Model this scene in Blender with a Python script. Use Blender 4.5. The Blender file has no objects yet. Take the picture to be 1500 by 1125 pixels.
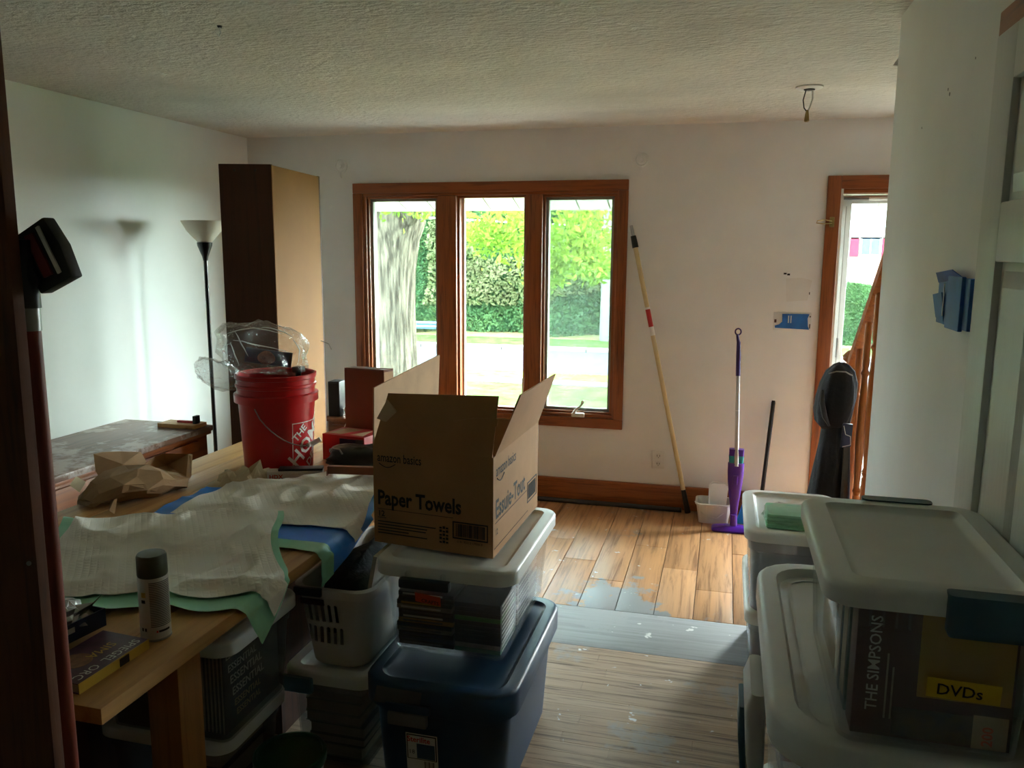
import bpy, bmesh, math, random
from mathutils import Vector, Matrix
random.seed(7)
S = bpy.context.scene
C = S.collection
PI = math.pi

# ------------------------------------------------------------------ camera
EYE = 1.64
yaw, pitch, roll, FPX = 0.25353, 0.158729, 0.006612, 1197.23
f = Vector((-math.sin(yaw) * math.cos(pitch), math.cos(yaw) * math.cos(pitch), -math.sin(pitch)))
r = Vector((math.cos(yaw), math.sin(yaw), 0))
u = r.cross(f)
r2 = r * math.cos(roll) + u * math.sin(roll)
u2 = u * math.cos(roll) - r * math.sin(roll)
cam_data = bpy.data.cameras.new('camera')
cam_data.sensor_width = 36
cam_data.lens = 36 * FPX / 1500
cam_data.clip_start = 0.02
cam_data.clip_end = 300
cam = bpy.data.objects.new('camera', cam_data)
C.objects.link(cam)
cam.matrix_world = Matrix(((r2.x, u2.x, -f.x, 0), (r2.y, u2.y, -f.y, 0), (r2.z, u2.z, -f.z, EYE), (0, 0, 0, 1)))
S.camera = cam

# ------------------------------------------------------------------ world, sun, exposure
SKY = 11.5
SUN = 11.0
S.view_settings.view_transform = 'Standard'
S.view_settings.look = 'None'
S.view_settings.gamma = 1
S.view_settings.use_curve_mapping = False
S.view_settings.exposure = 1.9
W = bpy.data.worlds.new('sky')
S.world = W
W.use_nodes = True
W.node_tree.nodes['Background'].inputs['Color'].default_value = (0.80, 0.91, 1.0, 1)
W.node_tree.nodes['Background'].inputs['Strength'].default_value = SKY
sd = bpy.data.lights.new('sun_offscreen', 'SUN')
sd.energy = SUN
sd.angle = math.radians(58)
sd.color = (1.0, 0.98, 0.95)
so = bpy.data.objects.new('sun_offscreen', sd)
C.objects.link(so)
so.location = (8, 14, 9)
so.rotation_euler = Vector((-0.74, -0.67, -0.40)).to_track_quat('-Z', 'Y').to_euler()
S.cycles.max_bounces = 12
S.cycles.diffuse_bounces = 7
S.cycles.transparent_max_bounces = 24
S.cycles.use_denoising = True
S.cycles.caustics_reflective = False
S.cycles.caustics_refractive = False


D = 5.24        # inner face of the window wall
XL = -3.28      # left wall
XR = 0.520      # stub wall at the right
CZ = 2.42       # ceiling
YB = -1.9       # wall behind the camera

# ------------------------------------------------------------------ helpers


def lin(h):
    h = h.lstrip('#')
    o = []
    for i in (0, 2, 4):
        c = int(h[i:i + 2], 16) / 255
        o.append(c / 12.92 if c <= 0.04045 else ((c + 0.055) / 1.055) ** 2.4)
    return tuple(o)


def rgba(c, k=1.0):
    if isinstance(c, str):
        c = lin(c)
    return (min(c[0] * k, 1), min(c[1] * k, 1), min(c[2] * k, 1), 1)


def new_mat(name):
    m = bpy.data.materials.new(name)
    m.use_nodes = True
    nt = m.node_tree
    return m, nt, nt.nodes['Principled BSDF']


def link(nt, a, ao, b, bi):
    nt.links.new(a.outputs[ao], b.inputs[bi])


def noise_chain(nt, stretch, scale, detail=4, rough=0.6):
    tc = nt.nodes.new('ShaderNodeTexCoord')
    mp = nt.nodes.new('ShaderNodeMapping')
    mp.inputs['Scale'].default_value = stretch
    nz = nt.nodes.new('ShaderNodeTexNoise')
    nz.inputs['Scale'].default_value = scale
    nz.inputs['Detail'].default_value = detail
    nz.inputs['Roughness'].default_value = rough
    link(nt, tc, 'Object', mp, 'Vector')
    link(nt, mp, 'Vector', nz, 'Vector')
    return nz


def ramp(nt, src, stops, out='Fac'):
    rp = nt.nodes.new('ShaderNodeValToRGB')
    el = rp.color_ramp.elements
    while len(el) < len(stops):
        el.new(0.5)
    for e, (p, c) in zip(el, stops):
        e.position = p
        e.color = c
    nt.links.new(src.outputs[out], rp.inputs['Fac'])
    return rp


def mat(name, col, rough=0.6, metal=0.0, var=0.12, scale=9, col2=None, bump=0.0, bscale=80, stretch=(1, 1, 1), spec=0.5):
    m, nt, b = new_mat(name)
    b.inputs['Roughness'].default_value = rough
    b.inputs['Metallic'].default_value = metal
    b.inputs['Specular IOR Level'].default_value = spec
    nz = noise_chain(nt, stretch, scale)
    a, c = (rgba(col, 1 - var), rgba(col, 1 + var)) if col2 is None else (rgba(col), rgba(col2))
    rp = ramp(nt, nz, [(0.36, a), (0.66, c)])
    link(nt, rp, 'Color', b, 'Base Color')
    if bump:
        n2 = noise_chain(nt, stretch, bscale, 3)
        bp = nt.nodes.new('ShaderNodeBump')
        bp.inputs['Strength'].default_value = bump
        bp.inputs['Distance'].default_value = 0.016 if bump > 0.95 else 0.01
        link(nt, n2, 'Fac', bp, 'Height')
        link(nt, bp, 'Normal', b, 'Normal')
    return m


def wood(name, dark, light, axis='x', rough=0.5, scale=1.0, bump=0.15, wear=None):
    m, nt, b = new_mat(name)
    st = {'x': (1.2, 22, 22), 'y': (22, 1.2, 22), 'z': (22, 22, 1.2)}[axis]
    st = tuple(v * scale for v in st)
    n1 = noise_chain(nt, st, 2.2, 6, 0.65)
    n1.inputs['Distortion'].default_value = 0.6
    rp = ramp(nt, n1, [(0.3, rgba(dark)), (0.5, rgba(light, 0.85)), (0.72, rgba(light))])
    src = rp
    if wear:
        n2 = noise_chain(nt, (1, 1, 1), wear[1], 5, 0.7)
        k = ramp(nt, n2, [(wear[2], (0, 0, 0, 1)), (wear[2] + 0.08, (1, 1, 1, 1))])
        mx = nt.nodes.new('ShaderNodeMixRGB')
        mx.inputs['Color2'].default_value = rgba(wear[0])
        link(nt, k, 'Color', mx, 'Fac')
        link(nt, rp, 'Color', mx, 'Color1')
        src = mx
    link(nt, src, 'Color', b, 'Base Color')
    b.inputs['Roughness'].default_value = rough
    bp = nt.nodes.new('ShaderNodeBump')
    bp.inputs['Strength'].default_value = bump
    bp.inputs['Distance'].default_value = 0.004
    link(nt, n1, 'Fac', bp, 'Height')
    link(nt, bp, 'Normal', b, 'Normal')
    return m


def clear(name, tint, op, rough=0.25, milk=None, ior=1.35):
    """thin clear plastic or glass: mostly see-through, a milky share op and a fresnel gloss"""
    m, nt, b = new_mat(name)
    out = nt.nodes['Material Output']
    tr = nt.nodes.new('ShaderNodeBsdfTransparent')
    tr.inputs['Color'].default_value = rgba(tint)
    b.inputs['Base Color'].default_value = rgba(milk or tint)
    b.inputs['Roughness'].default_value = rough
    gl = nt.nodes.new('ShaderNodeBsdfGlossy')
    gl.inputs['Roughness'].default_value = rough * 0.5
    gl.inputs['Color'].default_value = (0.9, 0.93, 0.95, 1)
    # gloss that grows toward grazing angles, the same for both sides of the thin wall
    lw = nt.nodes.new('ShaderNodeLayerWeight')
    lw.inputs['Blend'].default_value = 0.5
    pw = nt.nodes.new('ShaderNodeMath')
    pw.operation = 'POWER'
    pw.inputs[1].default_value = 4.0
    link(nt, lw, 'Facing', pw, 0)
    fr = nt.nodes.new('ShaderNodeMath')
    fr.operation = 'MULTIPLY_ADD'
    fr.inputs[1].default_value = 0.55
    fr.inputs[2].default_value = ((ior - 1) / (ior + 1)) ** 2
    link(nt, pw, 0, fr, 0)
    m1 = nt.nodes.new('ShaderNodeMixShader')
    m1.inputs['Fac'].default_value = op
    link(nt, tr, 0, m1, 1)
    link(nt, b, 0, m1, 2)
    m2 = nt.nodes.new('ShaderNodeMixShader')
    link(nt, fr, 0, m2, 'Fac')
    link(nt, m1, 0, m2, 1)
    link(nt, gl, 0, m2, 2)
    link(nt, m2, 0, out, 'Surface')
    return m


def leafmat(name, a, b_, trans=0.5):
    m, nt, b = new_mat(name)
    out = nt.nodes['Material Output']
    nz = noise_chain(nt, (1, 1, 1), 1.7, 5, 0.8)
    rp = ramp(nt, nz, [(0.35, rgba(a)), (0.65, rgba(b_))])
    link(nt, rp, 'Color', b, 'Base Color')
    b.inputs['Roughness'].default_value = 0.7
    b.inputs['Specular IOR Level'].default_value = 0.15
    tl = nt.nodes.new('ShaderNodeBsdfTranslucent')
    link(nt, rp, 'Color', tl, 'Color')
    mx = nt.nodes.new('ShaderNodeMixShader')
    mx.inputs['Fac'].default_value = trans
    link(nt, b, 0, mx, 1)
    link(nt, tl, 0, mx, 2)
    link(nt, mx, 0, out, 'Surface')
    return m


def at(px, py, Y):
    d = f + r2 * ((px - 750) / FPX) + u2 * ((562.5 - py) / FPX)
    return Vector((0, 0, EYE)) + d * (Y / d.y)


class MB:
    def __init__(self):
        self.v, self.f = [], []

    def add(self, vs, fs):
        n = len(self.v)
        self.v += [tuple(p) for p in vs]
        self.f += [tuple(i + n for i in q) for q in fs]
        return self

    def box(self, x0, x1, y0, y1, z0, z1):
        return self.add([(x0, y0, z0), (x1, y0, z0), (x1, y1, z0), (x0, y1, z0), (x0, y0, z1), (x1, y0, z1), (x1, y1, z1), (x0, y1, z1)],
                        [(3, 2, 1, 0), (4, 5, 6, 7), (0, 1, 5, 4), (1, 2, 6, 5), (2, 3, 7, 6), (3, 0, 4, 7)])

    def quad(self, a, b, c, d):
        return self.add([a, b, c, d], [(0, 1, 2, 3)])

    def slab(self, pts, n):
        """polygon pts extruded by vector n"""
        k = len(pts)
        n = Vector(n)
        vs = [Vector(p) for p in pts] + [Vector(p) + n for p in pts]
        fs = [tuple(range(k))[::-1], tuple(range(k, 2 * k))] + [(i, (i + 1) % k, k + (i + 1) % k, k + i) for i in range(k)]
        return self.add(vs, fs)

    def loft(self, loops, cap0=True, cap1=True, closed=True):
        n = len(loops[0])
        vs = [p for l in loops for p in l]
        fs = []
        for i in range(len(loops) - 1):
            for j in range(n if closed else n - 1):
                k = (j + 1) % n
                fs.append((i * n + j, i * n + k, (i + 1) * n + k, (i + 1) * n + j))
        if cap0:
            fs.append(tuple(range(n))[::-1])
        if cap1:
            fs.append(tuple(range((len(loops) - 1) * n, len(loops) * n)))
        return self.add(vs, fs)

    def lathe(self, cx, cy, prof, seg=28, cap0=True, cap1=True):
        return self.loft([[(cx + R * math.cos(2 * PI * j / seg), cy + R * math.sin(2 * PI * j / seg), z) for j in range(seg)] for R, z in prof], cap0, cap1)

    def tube(self, path, rad, seg=10, closed_ends=True):
        path = [Vector(p) for p in path]
        rads = rad if isinstance(rad, (list, tuple)) else [rad] * len(path)
        loops = []
        up = None
        for i, p in enumerate(path):
            t = (path[min(i + 1, len(path) - 1)] - path[max(i - 1, 0)]).normalized()
            if up is None:
                up = Vector((0, 0, 1)) if abs(t.z) < 0.9 else Vector((1, 0, 0))
            a = t.cross(up).normalized()
            b = a.cross(t).normalized()
            up = b
            loops.append([p + (a * math.cos(-2 * PI * j / seg) + b * math.sin(-2 * PI * j / seg)) * rads[i] for j in range(seg)])
        return self.loft(loops, closed_ends, closed_ends)


def obj(name, mb, m, parent=None, smooth=None, bevel=0):
    me = bpy.data.meshes.new(name)
    me.from_pydata(mb.v, [], mb.f)
    if bevel:
        bm = bmesh.new()
        bm.from_mesh(me)
        bmesh.ops.recalc_face_normals(bm, faces=bm.faces)
        bmesh.ops.bevel(bm, geom=list(bm.edges), offset=bevel, segments=2, affect='EDGES', profile=0.6, clamp_overlap=True)
        bm.to_mesh(me)
        bm.free()
        smooth = smooth or 40
    me.validate()
    if m:
        me.materials.append(m)
    if smooth:
        for p in me.polygons:
            p.use_smooth = True
        me.set_sharp_from_angle(angle=math.radians(smooth))
    o = bpy.data.objects.new(name, me)
    C.objects.link(o)
    if parent:
        o.parent = parent
        o.matrix_parent_inverse = Matrix.Translation(-top_loc(parent))
    return o


LOC = {}


def top_loc(p):
    return LOC.get(p.name, Vector((0, 0, 0)))


def tag(o, label, cat, group=None):
    o['label'] = label
    o['category'] = cat
    if group:
        o['group'] = group
    return o


def thing(name, label, cat, loc, group=None):
    o = bpy.data.objects.new(name, None)
    o.empty_display_size = 0.05
    C.objects.link(o)
    o.location = loc
    LOC[o.name] = Vector(loc)
    return tag(o, label, cat, group)


def struct(name, loc=None, mb=None, m=None, **k):
    if mb is None:
        o = bpy.data.objects.new(name, None)
        C.objects.link(o)
        o.location = loc or (0, 0, 0)
        LOC[o.name] = Vector(loc or (0, 0, 0))
    else:
        o = obj(name, mb, m, **k)
    o['kind'] = 'structure'
    return o


def rr(cx, cy, hx, hy, rad, z, n=5):
    rad = min(rad, hx * 0.999, hy * 0.999)
    o = []
    for (sx, sy, a0) in ((1, 1, 0), (-1, 1, PI / 2), (-1, -1, PI), (1, -1, 1.5 * PI)):
        for i in range(n):
            a = a0 + PI / 2 * i / (n - 1)
            o.append((cx + sx * (hx - rad) + rad * math.cos(a), cy + sy * (hy - rad) + rad * math.sin(a), z))
    return o


def text(s, size, org, U, V, m, parent, name='lettering', bold=0.0, align='LEFT', squash=1.0, off=0.0012):
    c = bpy.data.curves.new('t', 'FONT')
    c.body = s
    c.size = size
    c.offset = bold * size
    c.resolution_u = 2
    c.align_x = align
    t = bpy.data.objects.new('t', c)
    me = t.to_mesh()
    U, V = Vector(U).normalized(), Vector(V).normalized()
    N = U.cross(V)
    org = Vector(org) + N * off
    mb = MB()
    mb.v = [tuple(org + U * v.co.x * squash + V * v.co.y) for v in me.vertices]
    mb.f = [tuple(p.vertices) for p in me.polygons]
    t.to_mesh_clear()
    bpy.data.objects.remove(t)
    bpy.data.curves.remove(c)
    return obj(name, mb, m, parent)


def plate(org, U, V, w, h, n=0.001, off=0.0005):
    """thin rectangle lying on a surface: lower left corner org, directions U, V"""
    U, V = Vector(U).normalized(), Vector(V).normalized()
    N = U.cross(V)
    o = Vector(org) + N * off
    return MB().slab([o, o + U * w, o + U * w + V * h, o + V * h], N * n)


def join(*mbs):
    a = MB()
    for b in mbs:
        a.add(b.v, b.f)
    return a


def rnd(a, b):
    return random.uniform(a, b)


# ------------------------------------------------------------------ materials
M = {}
M['wall'] = mat('painted_wall', '#e5e5e3', 0.62, var=0.035, scale=2.2, bump=0.05, bscale=30)
M['wall_left'] = mat('fresh_paint', '#e6e9e4', 0.5, var=0.03, scale=1.6, bump=0.05, bscale=22)
M['ceil'] = mat('stippled_ceiling', '#d8d3cb', 0.8, var=0.09, scale=2.4, bump=1.0, bscale=46, stretch=(0.6, 1, 1))
M['casing_x'] = wood('stained_casing_x', '#5a2a0f', '#9a5426', 'x', 0.42)
M['casing_z'] = wood('stained_casing_z', '#5a2a0f', '#9a5426', 'z', 0.42)
M['casing_y'] = wood('stained_casing_y', '#5a2a0f', '#9a5426', 'y', 0.42)
M['base'] = wood('baseboard_wood', '#6b3415', '#a35c2a', 'x', 0.4)
M['white_pl'] = mat('white_vinyl', '#d8d8d4', 0.4, var=0.03)
M['grey_sash'] = mat('grey_sash', '#8f8d84', 0.45, var=0.04)
M['glass'] = clear('window_glass', '#f6fbf9', 0.022, 0.05, '#ffffff', 1.3)
M['screen'] = clear('insect_screen', '#e9f2f0', 0.13, 0.6, '#e8f2ee', 1.05)
M['door_white'] = mat('door_paint', '#c9cbc6', 0.38, var=0.03, scale=5, bump=0.12, bscale=26, stretch=(1, 3, 0.35))
M['steel'] = mat('brushed_steel', '#9a9a98', 0.3, 0.9, var=0.1)
M['brass'] = mat('brass', '#a08a58', 0.35, 0.8)
M['black'] = mat('black_plastic', '#141414', 0.4, var=0.2)
M['blackm'] = mat('black_enamel', '#0d0d0e', 0.3, var=0.1)
M['blue_tape'] = mat('blue_tape', '#1a63b0', 0.55, var=0.15, scale=14)
M['white'] = mat('white_plastic', '#dcdcd8', 0.45, var=0.03)
M['ink'] = mat('black_ink', '#15130f', 0.7, var=0.05)
M['card'] = mat('cardboard', '#a97c50', 0.8, var=0.07, scale=6, bump=0.05, bscale=120)
M['card_in'] = mat('cardboard_inside', '#c3a07a', 0.8, var=0.08, scale=10)
M['redbrown'] = mat('red_brown_board', '#7d4527', 0.6, var=0.06)
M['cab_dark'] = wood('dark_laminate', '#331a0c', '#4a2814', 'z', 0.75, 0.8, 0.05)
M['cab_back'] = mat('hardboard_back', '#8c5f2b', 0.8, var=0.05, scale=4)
M['pine_y'] = wood('pine_top', '#a8763e', '#cf9f62', 'y', 0.45, 0.6)
M['pine_x'] = wood('pine_edge', '#7a4c20', '#a36f38', 'x', 0.45, 0.7)
M['pine_z'] = wood('pine_leg', '#7a4c20', '#a8743a', 'z', 0.45, 0.7)
M['dress_top'] = wood('worn_dresser_top', '#4b3226', '#7b5a49', 'y', 0.4, 0.6, 0.1, wear=('#a6968f', 5, 0.5))
M['dress'] = wood('dresser_wood', '#5d2c10', '#94511f', 'y', 0.4, 0.6)
M['oak_z'] = wood('oak_panel', '#331806', '#653615', 'z', 0.8, 0.9, 0.25)
M['polered'] = mat('red_brown_paint', '#7c3320', 0.45, var=0.18, scale=20, stretch=(1, 1, 0.3))
M['tan'] = mat('tan_fibreglass', '#cbb88c', 0.4, var=0.04)
M['purple'] = mat('purple_plastic', '#4b1b93', 0.3, var=0.08)
M['purple_d'] = mat('dark_purple_plastic', '#2f1163', 0.35, var=0.08)
M['teal_clear'] = clear('teal_liquid', '#4fb8c2', 0.3, 0.1, '#4fb8c2')
M['silver'] = mat('silver_grey_plastic', '#b9b8bb', 0.3, 0.2, var=0.03)
M['lid'] = mat('white_lid', '#dde3e2', 0.42, var=0.04, scale=5)
M['lid_milk'] = mat('milky_lid', '#e6e9e6', 0.45, var=0.04, scale=5)
M['clear'] = clear('clear_plastic', '#fafbfc', 0.075, 0.2, '#dfe4ea', 1.28)
M['milky'] = clear('milky_plastic', '#d5d9dc', 0.42, 0.35, '#c9cfd4', 1.3)
M['dusk'] = clear('clear_dusty_plastic', '#eef0f1', 0.07, 0.3, '#b8bec2', 1.28)
M['latch_teal'] = mat('slate_blue_latch', '#3b5f70', 0.42, var=0.06)
M['latch_dk'] = mat('dark_latch', '#243238', 0.4)
M['tote'] = mat('navy_blue_plastic', '#1b3d5c', 0.38, var=0.07, scale=4)
M['grey_latch'] = mat('grey_latch', '#6d6f70', 0.45)
M['basket'] = mat('white_basket_plastic', '#c6c4bd', 0.45, var=0.04)
M['bucket'] = mat('red_plastic', '#b30a0c', 0.32, var=0.06, scale=4)
M['green_lid'] = mat('green_lid', '#0d4a26', 0.3, var=0.08)
M['olive'] = mat('olive_green_cap', '#38432a', 0.4, var=0.05)
M['canwhite'] = mat('can_label', '#cfcdc6', 0.35, var=0.03)
M['labelgrey'] = mat('label_print', '#5a5d60', 0.5, var=0.2, scale=60)
M['kraft'] = mat('kraft_paper', '#9c7a55', 0.8, var=0.1, scale=7, bump=0.15, bscale=18)
M['tanpaper'] = mat('pale_paper', '#c4b18e', 0.8, var=0.08, scale=7, bump=0.1, bscale=20)
M['mint'] = mat('mint_sheet', '#93d3b0', 0.45, var=0.06, scale=5)
M['bluesheet'] = mat('blue_sheet', '#2585e8', 0.45, var=0.1, scale=6)
M['bag'] = clear('plastic_bag', '#f9fafa', 0.07, 0.08, '#f2f4f4', 1.45)
nt = M['bag'].node_tree
nzb = noise_chain(nt, (1, 1, 1), 22, 3, 0.7)
nzb.inputs['Distortion'].default_value = 1.5
bpb = nt.nodes.new('ShaderNodeBump')
bpb.inputs['Strength'].default_value = 1.0
bpb.inputs['Distance'].default_value = 0.03
link(nt, nzb, 'Fac', bpb, 'Height')
for nd in list(nt.nodes):
    if nd.type in ('BSDF_GLOSSY', 'BSDF_PRINCIPLED', 'LAYER_WEIGHT'):
        link(nt, bpb, 'Normal', nd, 'Normal')
M['blackbag'] = mat('black_bag', '#16150f', 0.3, var=0.3, bump=0.5, bscale=14)
M['coat'] = mat('black_coat', '#10121c', 0.8, var=0.25, scale=8, bump=0.3, bscale=40)
M['coat2'] = mat('olive_lining', '#2d2618', 0.8)
M['rail_wood'] = wood('orange_oak', '#8a4517', '#c87a38', 'z', 0.4, 0.8)
M['orange'] = mat('orange_tape', '#e0592b', 0.6, var=0.05)
M['yellow'] = mat('yellow_tape', '#d9b916', 0.55, var=0.04)
M['green'] = mat('green_label', '#3aa31c', 0.5)
M['mintcloth'] = mat('green_cloth', '#8ccaa0', 0.8, var=0.08, scale=14)
M['wrap'] = clear('cellophane', '#f4f7f7', 0.10, 0.08, '#eef2f2', 1.5)
M['shade'] = mat('frosted_shade', '#d9d0bc', 0.5, var=0.04)
M['maroon'] = mat('maroon_print', '#4a2026', 0.45, var=0.1)
M['ochre'] = mat('yellow_print', '#c7a13a', 0.45, var=0.05)
M['navy'] = mat('navy_print', '#1d2a4a', 0.5, var=0.2)
M['red'] = mat('red_print', '#b01c1c', 0.45, var=0.08)
M['plum'] = mat('plum_cover', '#4d2740', 0.45, var=0.35, scale=30)
M['page'] = mat('book_pages', '#b9b09c', 0.8, var=0.08, scale=40, stretch=(1, 1, 8))
M['whiteink'] = mat('white_ink', '#dcdad2', 0.5, var=0.02)
M['redink'] = mat('red_ink', '#c5281f', 0.5, var=0.02)

# quilted white of the pads
m, nt, b = new_mat('quilted_white')
b.inputs['Base Color'].default_value = rgba('#e2dfd3')
b.inputs['Roughness'].default_value = 0.75
tc = nt.nodes.new('ShaderNodeTexCoord')
mp = nt.nodes.new('ShaderNodeMapping')
mp.inputs['Scale'].default_value = (55, 55, 55)
mp.inputs['Rotation'].default_value = (0, 0, 0.9)
ck = nt.nodes.new('ShaderNodeTexVoronoi')
ck.distance = 'CHEBYCHEV'
ck.inputs['Randomness'].default_value = 0.0
ck.inputs['Scale'].default_value = 1.0
bp = nt.nodes.new('ShaderNodeBump')
bp.inputs['Strength'].default_value = 0.35
bp.inputs['Distance'].default_value = 0.006
bp.invert = True
link(nt, tc, 'Object', mp, 'Vector')
link(nt, mp, 'Vector', ck, 'Vector')
link(nt, ck, 'Distance', bp, 'Height')
link(nt, bp, 'Normal', b, 'Normal')
M['quilt'] = m

# floor boards: worn laminate with paint drips
def board_mat(name, dark, light, axis, grey, thr, rough=0.45):
    m = wood(name, dark, light, axis, rough, 0.8, 0.2, wear=(grey, 2.6, thr))
    nt = m.node_tree
    b = nt.nodes['Principled BSDF']
    src = b.inputs['Base Color'].links[0].from_socket
    # old grey paint left on the boards around one spot
    tc = nt.nodes.new('ShaderNodeTexCoord')
    vm = nt.nodes.new('ShaderNodeVectorMath')
    vm.operation = 'SUBTRACT'
    vm.inputs[1].default_value = (-0.43, 3.68, 0)
    sc3 = nt.nodes.new('ShaderNodeVectorMath')
    sc3.operation = 'MULTIPLY'
    sc3.inputs[1].default_value = (3.2, 2.6, 0)
    ln = nt.nodes.new('ShaderNodeVectorMath')
    ln.operation = 'LENGTH'
    link(nt, tc, 'Object', vm, 0)
    link(nt, vm, 0, sc3, 0)
    link(nt, sc3, 0, ln, 0)
    n4 = noise_chain(nt, (1, 1, 1), 7, 5, 0.7)
    ad = nt.nodes.new('ShaderNodeMath')
    ad.operation = 'MULTIPLY_ADD'
    ad.inputs[1].default_value = 2.4
    nt.links.new(n4.outputs['Fac'], ad.inputs[0])
    nt.links.new(ln.outputs['Value'], ad.inputs[2])
    kb_ = ramp(nt, ad, [(0.0, (1, 1, 1, 1)), (0.5, (1, 1, 1, 1)), (0.55, (0, 0, 0, 1))], 'Value')
    dv_ = nt.nodes.new('ShaderNodeMath')
    dv_.operation = 'MULTIPLY'
    dv_.inputs[1].default_value = 0.29
    nt.links.new(ad.outputs[0], dv_.inputs[0])
    nt.links.new(dv_.outputs[0], kb_.inputs['Fac'])
    mg_ = nt.nodes.new('ShaderNodeMixRGB')
    mg_.inputs['Color2'].default_value = rgba('#8b8c8e')
    link(nt, kb_, 'Color', mg_, 'Fac')
    nt.links.new(src, mg_.inputs['Color1'])
    src = mg_.outputs['Color']
    n3 = noise_chain(nt, (1, 1, 1), 9, 3, 0.75)
    k = ramp(nt, n3, [(0.665, (0, 0, 0, 1)), (0.69, (1, 1, 1, 1))])
    mx = nt.nodes.new('ShaderNodeMixRGB')
    mx.inputs['Color2'].default_value = rgba('#c9c7c6')
    link(nt, k, 'Color', mx, 'Fac')
    nt.links.new(src, mx.inputs['Color1'])
    nt.links.new(mx.outputs['Color'], b.inputs['Base Color'])
    return m


M['board'] = board_mat('worn_plank', '#744c2c', '#bd8a5a', 'y', '#8d8a86', 0.60)
M['board2'] = board_mat('worn_plank_pale', '#805634', '#c89668', 'y', '#8d8a86', 0.62)
M['strip'] = board_mat('weathered_strip', '#57463a', '#b0957a', 'x', '#968d83', 0.57, 0.7)
M['strip2'] = board_mat('weathered_strip_dark', '#534238', '#a88d72', 'x', '#928980', 0.57, 0.7)
M['greyboard'] = board_mat('grey_painted_board', '#77797b', '#929496', 'x', '#8b8884', 0.7, 0.55)
M['subfloor'] = mat('subfloor', '#4a3a2c', 0.7, var=0.2, scale=5)

# exterior
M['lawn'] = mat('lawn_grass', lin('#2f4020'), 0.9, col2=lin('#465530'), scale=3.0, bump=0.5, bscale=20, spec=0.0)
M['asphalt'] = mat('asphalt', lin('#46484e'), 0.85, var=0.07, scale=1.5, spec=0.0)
M['concrete'] = mat('concrete', lin('#6a6864'), 0.85, var=0.06, spec=0.0)
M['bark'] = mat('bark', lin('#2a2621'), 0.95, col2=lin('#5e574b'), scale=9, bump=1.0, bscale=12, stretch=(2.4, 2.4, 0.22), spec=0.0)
M['hedge'] = leafmat('hedge_leaves', lin('#264a2c'), lin('#4c6b3e'), 0.45)
M['hedge_y'] = leafmat('pale_leaves', lin('#4c5e34'), lin('#767858'), 0.45)
M['hedge_core'] = mat('hedge_core', lin('#36583a'), 0.9, var=0.35, scale=3, spec=0.0)
M['maple'] = leafmat('maple_leaves', lin('#4c7020'), lin('#6a7d28'), 0.6)
M['soffit'] = mat('soffit_panel', lin('#b9bba8'), 0.6, var=0.03, spec=0.0)
M['siding'] = mat('siding', lin('#9a9ca0'), 0.7, var=0.03, spec=0.0)
M['brick'] = mat('brick_face', lin('#94796f'), 0.8, var=0.12, scale=6, spec=0.0)
M['roof'] = mat('roof', lin('#85827f'), 0.8, spec=0.0)
M['shutter'] = mat('red_shutter', lin('#802a38'), 0.6, spec=0.0)
M['pane_dark'] = mat('dark_pane', lin('#40506a'), 0.7, spec=0.1)
M['railmetal'] = mat('blue_grey_rail', lin('#4d6685'), 0.5, 0.2)
M['pole_grey'] = mat('weathered_pole', lin('#5b5c55'), 0.9)
M['wire'] = mat('pale_wire', lin('#b3b5b6'), 0.6)

# ------------------------------------------------------------------ shell of the room
XE = 1.62   # far side of the stair hall
fl = struct('floor', mb=MB().box(XL - 0.15, XE + 0.15, YB - 0.15, D + 0.15, -0.2, -0.016), m=M['subfloor'])


def plank(x0, x1, y0, y1, m, g=0.0018, tilt=0.001, bev=0.0012):
    dz = rnd(-tilt, tilt * 0.3)
    mb = MB().box(x0 + g, x1 - g, y0 + g, y1 - g, -0.016, dz)
    return obj('plank', mb, m, fl, bevel=bev)


# boards running to the window wall
x = XL
row = 0
while x < XE:
    w = 0.178
    ys = [3.60]
    y = 3.60 + (0.35, 0.9, 0.6)[row % 3]
    while y < D - 0.2:
        ys.append(y)
        y += 1.2
    ys.append(D)
    for a, b_ in zip(ys[:-1], ys[1:]):
        plank(x, min(x + w, XE), a, b_, random.choice([M['board'], M['board2']]))
    x += w
    row += 1
# grey painted strip across the room
xs = [XL, -1.9, -0.9, 0.32, XE]
for a, b_ in zip(xs[:-1], xs[1:]):
    plank(a, b_, 3.215, 3.60, M['greyboard'], tilt=0.0)
# weathered narrow strips running across
y = 3.215
row = 0
while y > 0.75:
    cuts = [XL, -1.7 + rnd(-.3, .3), -0.45 + rnd(-.45, .45), XR + 0.1]
    for a, b_ in zip(cuts[:-1], cuts[1:]):
        plank(a, b_, y - 0.058, y, random.choice([M['strip'], M['strip2']]), g=0.0006, tilt=0.0003, bev=0)
    y -= 0.058
    row += 1
plank(XL, XR + 0.1, YB, y, M['strip'])

struct('ceiling', mb=MB().box(XL - 0.15, XE + 0.15, YB - 0.15, D + 0.15, CZ, CZ + 0.15), m=M['ceil'])
struct('wall_left', mb=MB().box(XL - 0.15, XL, YB - 0.15, D + 0.15, 0, CZ), m=M['wall_left'])
struct('wall_right', mb=MB().box(XR, XR + 0.09, YB, 3.086, 0, CZ), m=M['wall'], bevel=0.004)
struct('wall_hall', mb=MB().box(XE, XE + 0.15, YB - 0.15, D + 0.15, 0, CZ), m=M['wall'])
rw = MB().box(XL, XE, YB - 0.15, YB, 0, CZ)
struct('wall_rear', mb=rw, m=M['wall'])

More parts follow.
